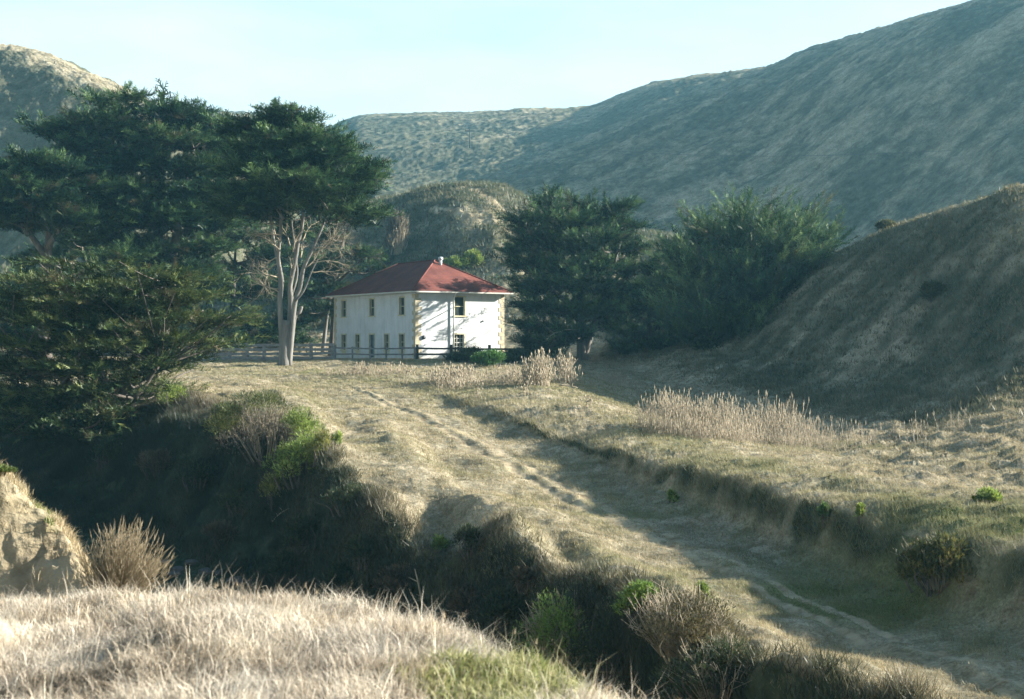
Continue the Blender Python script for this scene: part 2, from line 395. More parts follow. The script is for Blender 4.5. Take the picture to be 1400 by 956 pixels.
a_mid = band(dict(start=0, near=.09, edge=.11, outbase=.05, outtop=.03, nearfoot=.4, creek=.55, lip=.42, roadl=.26, roadr=.16, banklip=.2, toe=.16, **{'break': .22}, crest=.2, knoll=.6, vale=.8, ridge=.5, farhill=1))
a_big = band(dict(knoll=.9, vale=3.0, ridge=1.3, farhill=3))
wall = np.exp(-((TT - (LI['creek'] + 0.55)) / 0.33) ** 2)                       # middle of the creek wall
bank = np.exp(-((TT - (LI['roadr'] + 0.6)) / 0.35) ** 2)
dz = a_small * fbm(gx * 1.5, gy * 1.5, 3, 11) * 1.6
dz += a_mid * fbm(gx * 0.22, gy * 0.22, 4, 23) * 1.6
dz += a_big * fbm(gx * 0.02, gy * 0.02, 4, 31) * 1.8
dz += wall * 1.3 * fbm(gx * 0.3, gy * 0.3, 3, 41, True) * sstep(-50, 250, PXG)
dz += bank * 0.6 * fbm(gx * 0.5, gy * 0.5, 3, 43) * sstep(560, 760, PXG)
# tussocks over the lower right slope and the bench
tus = np.exp(-((TT - (LI['banklip'] + 1.0)) / 0.8) ** 2) * sstep(1020, 1220, PXG)
dz += tus * 0.5 * fbm(gx * 0.8, gy * 0.8, 3, 47)
# erosion spurs down the long ridge and the left mountain
rs = np.clip(TT - LI['vale'], 0, 1) * (TT >= LI['vale']) * (TT <= LI['ridge'])
along = np.where(PXG > 380, gx * -0.5 + gy * 0.866 + 0.25 * (gx * 0.866 + gy * 0.5), gx * 0.8 - gy * 0.5)
spur = fbm(along * 0.022 + 0.4 * fbm(gx * .012, gy * .012, 2, 5), (gx + gy) * 0.004, 4, 51, True)
dz += np.sin(np.pi * rs) ** 0.8 * spur * 2.2 * np.where(PXG > 380, 1.0, 0.6)
# knoll gullies
ks = np.clip(TT - LI['crest'], 0, 1) * (TT >= LI['crest']) * (TT <= LI['knoll']) * (PXG < 1000)
dz += np.sin(np.pi * ks) * fbm(gx * 0.06, gy * 0.03, 3, 57, True) * 2.2
hm = band(dict(lip=1, roadl=.7, roadr=.25, banklip=.8, toe=.5)) * (PXG > 300)
dz += hm * 0.22 * fbm(gx * 0.45, gy * 0.45, 3, 49)
# slumps, hollows and a spur along the creek shoulder: (column, line, column spread, line spread, height)
for cpx, ct, sp, st, am in ((565, .52, 42, .33, .55), (470, .45, 42, .30, -.40), (700, -.02, 42, .22, .75), (608, .06, 34, .22, -.95), (660, .45, 50, .28, .35), (845, .35, 40, .25, .35),
                            (770, .30, 34, .20, -.35), (400, .45, 50, .30, .25), (930, .30, 36, .22, .30), (1010, .15, 36, .25, -.30), (740, .62, 40, .2, .25), (610, .75, 40, .2, -.2)):
    dz += am * np.exp(-((PXG - cpx) / sp) ** 2 - ((TT - LI['lip'] - ct) / st) ** 2)
# wheel ruts
rsx = TT - LI['roadl']; onroad = (rsx >= 0) & (rsx <= 1)
dz += np.where(onroad, -0.035 * (np.exp(-((rsx - .30) / .07) ** 2) + np.exp(-((rsx - .475) / .06) ** 2)) + 0.06 * np.exp(-((rsx - .39) / .05) ** 2), 0) * sstep(380, 480, PXG)
dz += 0.14 * np.exp(-((rsx - .50) / .26) ** 2) * sstep(520, 720, PXG)
# crumbling face of the near earth bank
ob = np.exp(-((TT - (LI['outtop'] - .35)) / .4) ** 2) * (1 - sstep(120, 190, PXG))
P[..., 1] += ob * (0.06 * fbm(gx * 2.2, (ZC - P[..., 2]) * 2.6, 4, 95) + 0.012 * fbm(gx * 9 + 3, (ZC - P[..., 2]) * 3, 3, 96, True))
dz += ob * 0.10 * fbm(gx * 5, gy * 5, 3, 97)
# flat yard under the house
yard = ((gx + 11) / 16) ** 2 + ((gy - 138) / 18) ** 2
P[..., 2] += dz * np.where(gy > 100, sstep(0.5, 1.3, yard), 1)

def gz(x, y):
    """ground height under a world point"""
    px = CXP + F * x / y          # close enough: the columns are planes through the eye
    i = int(np.clip(np.searchsorted(PX, px), 1, nC - 1)); w = (px - PX[i-1]) / (PX[i] - PX[i-1])
    w = min(max(w, 0), 1)
    return (1-w) * np.interp(y, P[i-1, :, 1], P[i-1, :, 2]) + w * np.interp(y, P[i, :, 1], P[i, :, 2])
def at_d(px, d):
    x = (px - CXP) / F * d
    return Vector((x, d, gz(x, d)))
def at_p(px, py, dmin=0, dmax=2000):
    """ground point first met under this column and row beyond dmin"""
    i = int(np.clip(np.searchsorted(PX, px), 0, nC - 1))
    y = P[i, :, 1]; z = P[i, :, 2]
    rows = CYP - F * np.tan(np.arctan((z - ZC) / y) + TP)
    ok = np.where((y >= dmin) & (y <= dmax) & (rows <= py))[0]
    j = ok[0] if len(ok) else int(np.argmin(np.abs(rows - py) + 1e6 * ((y < dmin) | (y > dmax))))
    return Vector(((px - CXP) / F * y[j], y[j], z[j]))

# cover masks; green and scrub also paint in some shade
sl = np.gradient(P[..., 2], axis=1) / np.maximum(np.gradient(gy, axis=1), 1e-4)
green = np.zeros_like(TT); earth = np.zeros_like(TT); scrub = np.zeros_like(TT)
nz1 = fbm(gx * 0.12, gy * 0.12, 4, 61); nz2 = fbm(gx * 0.5, gy * 0.5, 4, 67)
mead = (TT > LI['lip']) & (TT < LI['toe'])
green += np.where(mead, 0.21 + 0.50 * nz1 + 0.25 * nz2, 0)
scrub += np.where(mead, np.clip(0.9 * fbm(gx * 0.25, gy * 0.25, 4, 69) + .35 * nz2 - .08, 0, .55), 0)
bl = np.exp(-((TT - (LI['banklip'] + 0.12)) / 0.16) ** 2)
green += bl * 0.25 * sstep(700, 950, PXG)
green += np.where((TT < LI['edge'] + .3), sstep(0.0, 0.5, 0.5 - ((PXG - 690) / 200) ** 2 - ((GP - 955) / 62) ** 2 + 0.7 * fbm(gx * 1.6, gy * 1.6, 3, 68) + .3) * 0.9, 0)
scrub += np.where((TT >= LI['nearfoot']) & (TT < LI['lip']), 0.98 + 0.5 * nz2 - sstep(LI['lip'] - .3, LI['lip'], TT) * 0.8, 0)  # creek wall scrub, raised to paint its shade near black
scrub += tus * np.clip(.15 - 1.2 * fbm(gx * 0.8, gy * 0.8, 3, 47), 0, .5)  # paints shade into the hollows between tussocks as dark scrub
green += np.where((TT > LI['roadl'] + .2) & (TT < LI['banklip'] - .2), .24 * sstep(850, 1150, PXG), 0)  # green cover that also darkens the lower road, standing in for deeper shade
scrub += bank * 1.0 * (0.65 + nz2) * sstep(560, 760, PXG)  # cut bank scrub, thickened to paint in deeper shade
earth += np.where(onroad, (.8 + .8*nz2) * (np.exp(-((rsx - .30) / .05) ** 4) + np.exp(-((rsx - .475) / .045) ** 4)) + 0.06 + 0.3 * nz2, 0) * sstep(430, 560, PXG)
outc = (TT > LI['outbase'] - .25) & (TT < LI['outtop'] + .3) & (PXG < 175)
earth = np.where(outc, 0.62 + .5*nz2 + .25*np.clip((GP - 690)/100, -1, .6), earth); 
green = np.where((TT > LI['outtop'] - .25) & (TT < LI['outtop'] + .6) & (PXG < 75), 0.6 + nz2, green)
earth = np.where((TT > LI['outtop'] - .18) & (TT < LI['outtop'] + .6) & (PXG < 75), 0.2, earth)
hillm = (TT >= LI['toe']) & (TT <= LI['crest']) & (PXG > 820)
scrub += np.where(hillm, 0.50 + 0.40 * nz1 + 0.35 * nz2, 0) * sstep(LI['toe'] + .2, LI['break'], TT) * (1 - sstep(LI['crest'] - .12, LI['crest'], TT))  # hillside scrub, thickened to paint the slope's shade darker
km = ((TT > LI['crest']) & (TT < LI['vale'])) * (1 - sstep(900, 1000, PXG))
n3 = fbm(gx * 0.05, gy * 0.05, 4, 71)
scrub += km * (0.72 + 0.6 * n3 - 0.5 * sstep(LI['knoll'] - .12, LI['knoll'], TT) - 0.35 * sstep(600, 700, PXG) * (1 - sstep(LI['crest'] + .2, LI['crest'] + .55, TT)))
rm = (TT >= LI['vale']) & (TT < LI['farhill'] + .1)
n4 = fbm(along * 0.02, (gx + gy) * 0.006, 5, 77)
scrub += np.where(rm & (PXG > 380), 0.60 + 0.5 * n4 + 0.45 * n3 + .25 * (1 - sstep(500, 760, PXG)) - 0.25 * sstep(.75, 1, rs) , 0)
streak = fbm(along * 0.045 + .3 * n3, (gx + gy) * 0.004, 4, 83)
earth += np.where(rm & (PXG > 380), sstep(.10, .42, streak + .25 * n4) * sstep(650, 1000, PXG) * .38, 0)
scrub -= np.where(rm & (PXG > 380), sstep(.05, .35, streak) * .3 * sstep(600, 1000, PXG), 0)
scrub += np.where(rm & (PXG <= 380), 1.5 - 1.6 * sstep(.66, .95, rs + 0.22 * n3 + (PXG - 60) / 1500) + 0.4 * n3, 0)  # lower scrub also paints the shaded face below the sunlit top
def at_p0(px, py, dmin):
    i = int(np.clip(np.searchsorted(PX, px), 0, nC - 1)); y = P[i, :, 1]
    rows = CYP - F * np.tan(np.arctan((P[i, :, 2] - ZC) / y) + TP)
    j = np.where((y >= dmin) & (rows <= py))[0][0]
    return P[i, j, :2]
sub = km > 0.5
for wpx, pts in ((0.8, [(628,258),(650,262),(665,270),(673,282),(692,296),(712,306)]), (0.6, [(592,288),(606,289),(632,299),(655,306),(690,314)])):
    tp = np.array([at_p0(a, b, 165) for a, b in pts]); dm = np.full(gx.shape, 1e9)
    for a, b in zip(tp[:-1], tp[1:]):
        ab = b - a; tt = np.clip(((gx - a[0])*ab[0] + (gy - a[1])*ab[1]) / (ab @ ab), 0, 1)
        dm = np.minimum(dm, np.hypot((gx - a[0] - tt*ab[0])*1.0, gy - a[1] - tt*ab[1]))
    kk = (1 - sstep(wpx*.6, wpx*1.3, dm + .5*nz2)) * sub
    earth = np.maximum(earth, kk); scrub = scrub * (1 - kk)
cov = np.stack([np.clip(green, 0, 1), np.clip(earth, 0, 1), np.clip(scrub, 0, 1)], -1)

# normals of the whole sheet, so that its pieces meet without a crease
dc = np.gradient(P, axis=0); dr = np.gradient(P, axis=1)
NRM = np.cross(dc, dr); NRM /= np.linalg.norm(NRM, axis=-1, keepdims=True) + 1e-12
NRM *= np.sign(NRM[..., 2:3] + 1e-9)

fi, fj = np.meshgrid(np.arange(nC - 1), np.arange(nR - 1), indexing='ij')
ft = T[fj]; fp = PX[fi]
reg = np.zeros(fi.shape, int)                                            # 0 ground
reg[(ft >= LI['roadl'] + .22) & (ft < LI['roadl'] + .55) & (fp > 430)] = 1           # road
reg[(ft >= LI['outbase']) & (ft < LI['outtop'] + .3) & (fp < 150)] = 2   # earth bank
reg[(ft >= LI['nearfoot']) & (ft < LI['creek'])] = 3                     # creek bed
reg[(ft >= LI['toe']) & (fp >= 800) & (ft < LI['vale'])] = 4             # right hillside
reg[(ft >= LI['break']) & (fp < 940) & (ft < LI['vale'])] = 5            # knoll
reg[(ft >= LI['vale']) & (fp >= 385)] = 6                                # ridge
reg[(ft >= LI['vale']) & (fp < 385)] = 7
reg[(ft >= LI['ridge'])] = 8
REG = [('ground', 'dry grass meadow falling from the farmyard to the creek and road', 'ground', 'terrain'),
       ('dirt_road', 'two-track dirt road curving down beside the cut bank', 'road', 'terrain'),
       ('earth_bank', 'pale sandy earth bank at the near left creek edge', 'bank', 'terrain'),
       ('creek_bed', 'dark shaded creek bed at the bottom of the gully', 'creek', 'terrain'),
       ('hillside', 'shaded grassy hillside rising at the right of the cypresses', 'hillside', 'terrain'),
       ('hill', 'low brushy knoll with pale trails behind the red roof', 'hill', 'far'),
       ('hill', 'long hazy ridge climbing to the upper right', 'hill', 'far'),
       ('hill', 'steep mountain with bare sunlit top above the big cypresses', 'hill', 'far'),
       ('hill', 'faint pale hill in the far gap between mountain and ridge', 'hill', 'far')]
idx = np.arange(nC * nR).reshape(nC, nR)
Pf = P.reshape(-1, 3); Nf = NRM.reshape(-1, 3); Cf = cov.reshape(-1, 3)
for r, (nm, lab, cat, mt) in enumerate(REG):
    sel = reg == r
    a = fi[sel]; b = fj[sel]
    Q = np.stack([idx[a, b], idx[a+1, b], idx[a+1, b+1], idx[a, b+1]], -1)
    u, inv = np.unique(Q, return_inverse=True)
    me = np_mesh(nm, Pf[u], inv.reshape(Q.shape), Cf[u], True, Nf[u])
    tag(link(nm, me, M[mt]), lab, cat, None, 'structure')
# ground carried on behind the viewpoint
bx, by = np.meshgrid(np.linspace(-14, 14, 29), np.linspace(-16, 1.25, 18), indexing='ij')
bz = ZC - 1.64 + 0.05 * fbm(bx * .4, by * .4, 3, 3) * sstep(1.2, -1, by)
ii = np.arange(bx.size).reshape(bx.shape)
Q = np.stack([ii[:-1, :-1], ii[1:, :-1], ii[1:, 1:], ii[:-1, 1:]], -1).reshape(-1, 4)
tag(link('ground', np_mesh('ground', np.stack([bx, by, bz], -1).reshape(-1, 3), Q, np.zeros(3), True), M['terrain']),
    'dry grass slope carried on behind the viewpoint', 'ground', None, 'structure')

# ------------------------------------------------------------------ scattering on the sheet
e1 = P[1:, :-1] - P[:-1, :-1]; e2 = P[:-1, 1:] - P[:-1, :-1]
AREA = np.linalg.norm(np.cross(e1, e2), axis=-1)
DF = GD[:-1, :-1]; PF = GP[:-1, :-1]; PXF = PXG[:-1, :-1]; TF = TT[:-1, :-1]
def scatter(n, dens, r):
    w = (AREA * dens).ravel(); c = np.cumsum(w)
    k = np.searchsorted(c, r.random(n) * c[-1]); k = np.minimum(k, len(w) - 1)
    a = k // (nR - 1); b = k % (nR - 1); u = r.random(n)[:, None]; v = r.random(n)[:, None]
    p = (P[a, b]*(1-u)+P[a+1, b]*u)*(1-v) + (P[a, b+1]*(1-u)+P[a+1, b+1]*u)*v
    return p, PX[a], T[b], NRM[a, b], cov[a, b]
def norm(v): return v / (np.linalg.norm(v, axis=-1, keepdims=True) + 1e-9)

def blades(pos, nb, length, width, lean, tint, r, comb=None, spread=0.05, two=False):
    """nb blades on every root; returns vertices, triangles and tints"""
    n = len(pos); m = n * nb
    p = np.repeat(pos, nb, 0) + np.concatenate([r.normal(0, 1, (m, 2)) * np.repeat(np.broadcast_to(spread, (n,)), nb)[:, None], np.zeros((m, 1))], 1)
    L = np.repeat(np.broadcast_to(length, (n,)), nb) * r.uniform(.55, 1.15, m)
    w = np.repeat(np.broadcast_to(width, (n,)), nb) * r.uniform(.7, 1.3, m)
    an = r.uniform(0, 2*np.pi, m); dirv = np.stack([np.cos(an), np.sin(an), np.zeros(m)], -1)
    le = np.repeat(np.broadcast_to(lean, (n,)), nb) * r.uniform(.3, 1.4, m)
    if comb is not None: dirv = norm(dirv + np.repeat(np.broadcast_to(comb, (n, 3)), nb, 0))
    an2 = r.uniform(0, 2*np.pi, m); sd = np.stack([np.cos(an2), np.sin(an2), np.zeros(m)], -1)
    sd = sd * w[:, None] / 2
    up = np.array([0, 0, 1.0])
    tip = p + dirv * (np.sin(le) * L)[:, None] + up * (np.cos(le) * L)[:, None]
    t = np.repeat(tint, nb, 0) * r.uniform(.82, 1.18, (m, 1))
    if not two:
        V = np.stack([p - sd, p + sd, tip], 1).reshape(-1, 3)
        return V, np.arange(m * 3).reshape(m, 3), np.repeat(t, 3, 0)
    mid = p + dirv * (np.sin(le*.45) * L*.55)[:, None] + up * (np.cos(le*.45) * L * .55)[:, None]
    V = np.stack([p - sd, p + sd, mid - sd*.8, mid + sd*.8, tip], 1).reshape(-1, 3)
    o = np.arange(m)[:, None] * 5
    Fc = np.concatenate([o + np.array([[0,1,3]]), o + np.array([[0,3,2]]), o + np.array([[2,3,4]])], 1).reshape(-1, 3)
    return V, Fc, np.repeat(t, 5, 0)

def join(parts):
    V = []; Fs = []; C = []; o = 0
    for v, f, c in parts:
        V.append(v); Fs.append(f + o); C.append(c); o += len(v)
    return np.concatenate(V), np.concatenate(Fs), np.concatenate(C)

def lerp3(a, b, t): return np.array(a)[None] * (1 - t[:, None]) + np.array(b)[None] * t[:, None]
inframe = (PXF > -120) & (PXF < 1520)
QUAL = 1.0
def grass_all():
    r = np.random.default_rng(21)
    # 1 pale matted grass on the near bank
    near = inframe & (TF < LI['outbase'] + .9 * (PXF > 150)) & (DF > 3.2)
    p, px, t, n, c = scatter(int(46000*QUAL), near / np.maximum(DF, 3)**1.2, r)
    cl = fbm(p[:, 0]*1.3, p[:, 1]*1.3, 3, 88); cl2 = fbm(p[:, 0]*4, p[:, 1]*4, 2, 89)
    g = np.clip(c[:, 0] - 0.1, 0, 1) * 0.8
    tint = lerp3((.25,.205,.15), (.66,.60,.51), np.clip(.50 + cl*1.1 + cl2*.6 + r.normal(0, .28, len(p)), 0, 1))
    tint = tint * (1 - g[:, None]) + np.array([.24,.25,.10]) * g[:, None]
    cang = fbm(p[:, 0]*1.2, p[:, 1]*1.2, 3, 90) * 9 + 2.6
    comb = np.stack([np.cos(cang), np.sin(cang), 0*cang], -1) * .8
    ln = np.clip(.115 + .09*cl + .06*cl2, .05, .26)*np.where(g > .3, .6, 1)
    fl = sstep(.0, .25, fbm(p[:, 0]*.9 + 5, p[:, 1]*.9, 3, 99))
    A = blades(p, 8, ln*(1 + .35*fl), .0045, np.clip(.85 + .6*cl2 + .55*fl, .2, 1.5), tint*(1 - .18*fl[:, None]), r, comb, .05, True)
    k = r.random(len(p)) < .12
    A1 = blades(p[k], 2, r.uniform(.16, .34, k.sum()), .0035, .95, np.clip(tint[k]*1.15, 0, .72), r, None, .04, True)
    A = join([A, A1])
    me = np_mesh('dry_grass', *A[:2], A[2])
    tag(link('dry_grass', me, M['dry']), 'pale matted dry grass covering the near bank', 'grass', None, 'stuff')
    # taller seed stalks at the near edge
    ed = inframe & (TF > LI['edge'] - .35) & (TF < LI['edge'] + .25)
    p, px, t, n, c = scatter(260, ed * 1.0, r)
    tint = lerp3((.36,.29,.20), (.58,.5,.38), r.random(len(p)))
    A = blades(p, 2, r.uniform(.08, .24, len(p)), .0045, .4, tint, r, np.array([-.5, 0, 0.]), .03, True)
    heads = A[0].reshape(-1, 5, 3)[:, 4]
    hp = heads[::2] - np.array([0, 0, .03])
    B = blades(hp, 5, .04, .004, .35, np.repeat(np.array([[.44,.36,.25]]), len(hp), 0), r, None, .004)
    J = join([A, B])
    tag(link('grass_stalks', np_mesh('grass_stalks', *J), M['dry']), 'thin seed stalks along the near bank edge', 'grass', None, 'stuff')
    # 2 low green growth on the near bank
    gr = (near | ((PXF < 90) & (PXF > -90) & (TF > LI['outtop'] - .3) & (TF < LI['outtop'] + .5))) * np.clip(cov[:-1, :-1, 0] - .3, 0, 1)
    p, px, t, n, c = scatter(9000, gr, r)
    tint = lerp3((.13,.165,.05), (.36,.35,.17), r.random(len(p)))
    bk = (PXF < 150) & (PXF > -90) & (TF > LI['outtop'] - .75) & (TF < LI['outtop'] + .3)
    p2, px2, t2, n2, c2 = scatter(5200, bk * np.clip(fbm(gx*2.5, gy*2.5, 3, 98)[:-1, :-1] + .3, 0, 1) * np.clip((TF - LI['outtop'] + .8), .04, 1)**1.3, r)
    A2 = blades(p2, 7, r.uniform(.06, .16, len(p2)), .006, .9, lerp3((.26,.21,.13), (.5,.43,.3), r.random(len(p2))), r, np.array([.5, -.4, 0]), .03, True)
    tag(link('dry_grass', np_mesh('dry_grass', *A2), M['dry']), 'dry grass hanging over the sandy earth bank', 'grass', None, 'stuff')
    A = blades(p, 7, r.uniform(.05, .13, len(p)), .011, .9, tint, r, None, .035, True)
    tag(link('ground_cover', np_mesh('ground_cover', *A), M['shrub']), 'low green plants in the near grass', 'plants', None, 'stuff')
    # 3 meadow, road edges, bench
    md = inframe & (TF > LI['lip'] - .35) & (TF < LI['toe'] + 1.0) & (DF < 135)
    on = (TF > LI['roadl']) & (TF < LI['roadr']) & (PXF > 480)
    rut = np.exp(-((TF - LI['roadl'] - .30)/.055)**4) + np.exp(-((TF - LI['roadl'] - .475)/.05)**4)
    patch = np.clip(.65 + .9*nz2[:-1, :-1] + .5*nz1[:-1, :-1], .12, 1.6)
    dens = md / DF**1.25 * np.where(on, np.clip(1 - rut, .02, 1), 1) * patch
    p, px, t, n, c = scatter(int(150000*QUAL), dens, r)
    cl = fbm(p[:, 0]*.5, p[:, 1]*.5, 3, 92)
    tint = lerp3((.22,.18,.11), (.48,.42,.30), np.clip(.45 + .6*cl + r.normal(0, .25, len(p)), 0, 1))
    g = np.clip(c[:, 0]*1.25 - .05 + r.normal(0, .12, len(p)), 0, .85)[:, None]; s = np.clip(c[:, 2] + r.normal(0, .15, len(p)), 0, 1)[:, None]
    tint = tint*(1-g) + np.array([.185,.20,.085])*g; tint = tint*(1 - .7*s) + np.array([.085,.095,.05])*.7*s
    bx_ = np.exp(-((t - (LI['roadr'] + .6))/.4)**2) * (px > 600)
    ln = (.12 + .09*np.clip(cl, -.5, 1) + .14*bx_ + .08*s[:, 0]) * np.where((t > LI['roadl'] + .24) & (t < LI['roadl'] + .53) & (px > 480), .6, 1)
    wd = .016 * np.clip(p[:, 1]/45, .7, 2.2)
    A = blades(p, 6, ln, wd, .75, tint, r, np.array([-.3, -.1, 0.]), .09)
    tag(link('meadow_grass', np_mesh('meadow_grass', *A), M['dry']), 'short dry and greenish grass over the meadow and hillside', 'grass', None, 'stuff')
    # 4 creek wall scrub, tinted dark to deepen the shade there
    wl = inframe & (TF > LI['creek'] + .02) & (TF < LI['lip'] + .05)
    p, px, t, n, c = scatter(int(30000*QUAL), wl * np.clip(.5 + nz2[:-1, :-1], .1, 1.5), r)
    h = np.clip(fbm(p[:, 0]*.45, p[:, 1]*.45, 3, 93) + .5, .05, 1.3)
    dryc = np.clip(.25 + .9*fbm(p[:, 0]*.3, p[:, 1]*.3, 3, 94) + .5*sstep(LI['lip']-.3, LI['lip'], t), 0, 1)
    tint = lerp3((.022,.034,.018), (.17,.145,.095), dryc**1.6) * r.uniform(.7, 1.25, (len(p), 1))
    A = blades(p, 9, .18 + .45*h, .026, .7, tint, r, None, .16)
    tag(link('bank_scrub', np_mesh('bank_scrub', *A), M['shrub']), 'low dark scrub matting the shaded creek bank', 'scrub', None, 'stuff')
    # 5 brush over the hillside, knoll, ridge and mountain
    hb = inframe & (TF > LI['break'] - .6) & (TF < LI['crest'] + .15) & (PXF > 830)
    p, px, t, n, c = scatter(int(14000*QUAL), hb * np.clip(cov[:-1, :-1, 2] - .15, 0, 1), r)
    tint = lerp3((.07,.085,.045), (.22,.19,.12), r.random(len(p)))
    A = blades(p, 8, r.uniform(.15, .5, len(p)), .05, .7, tint, r, None, .22)
    tag(link('hillside_brush', np_mesh('hillside_brush', *A), M['shrub']), 'low grey-green brush over the shaded right hillside', 'brush', None, 'stuff')
    kb = inframe & (TF > LI['break'] + .3) & (TF < LI['knoll'] + .1) & (PXF < 960)
    p, px, t, n, c = scatter(int(14000*QUAL), kb * np.clip(cov[:-1, :-1, 2] - .1, 0.03, 1), r)
    tint = lerp3((.055,.075,.04), (.20,.175,.11), np.clip(r.normal(.35, .3, len(p)) - .3*(c[:, 2] - .5), 0, 1))
    A = blades(p, 9, r.uniform(.3, 1.0, len(p)), .13, .7, tint, r, None, .45)
    tag(link('knoll_brush', np_mesh('knoll_brush', *A), M['shrub']), 'dark brush and dry weeds over the knoll', 'brush', None, 'stuff')
grass_all()

# ------------------------------------------------------------------ foliage
def fronds(p, D, L, tint, r, nside=6, wid=.09, droop=.15):
    n = len(p); up = np.array([0, 0, 1.0])
    sd = norm(np.cross(D, up + r.normal(0, .45, (n, 3)))); u2 = np.cross(sd, D)
    L = L[:, None]
    parts = []
    tip = p + D*L - up*L*droop
    V = [np.stack([p - sd*L*wid*.6, p + sd*L*wid*.6, tip], 1)]
    for k in range(nside):
        f = (k + .6) / nside * .9; s = 1 if k % 2 else -1
        b = p + D*L*f - up*L*droop*f*f
        a = r.uniform(.5, 1.0, (n, 1)); l = L * (.50 - .30*f) * r.uniform(.7, 1.25, (n, 1))
        dv = norm(D*np.cos(a) + s*sd*np.sin(a) + u2*r.normal(.1, .28, (n, 1)))
        V.append(np.stack([b - D*L*wid*.9, b + D*L*wid*.9, b + dv*l], 1))
    V = np.stack(V, 1).reshape(-1, 3)
    m = n * (nside + 1)
    return V, np.arange(m*3).reshape(m, 3), np.repeat(tint, (nside + 1)*3, 0)

GREENS = [(.008,.022,.012), (.023,.053,.024), (.088,.145,.055)]
def leaf_tint(n, r, dead=.03, greens=GREENS, clump=None):
    t = np.clip(r.normal(.5, .27, n) + (0 if clump is None else clump), 0, 1)
    a, b, c = (np.array(g) for g in greens)
    col = np.where(t[:, None] < .5, a + (b-a)*(t[:, None]*2), b + (c-b)*(t[:, None]*2-1))
    dd = r.random(n) < dead
    col[dd] = np.array([.10,.078,.045]) * r.uniform(.6, 1.2, (dd.sum(), 1))
    return col

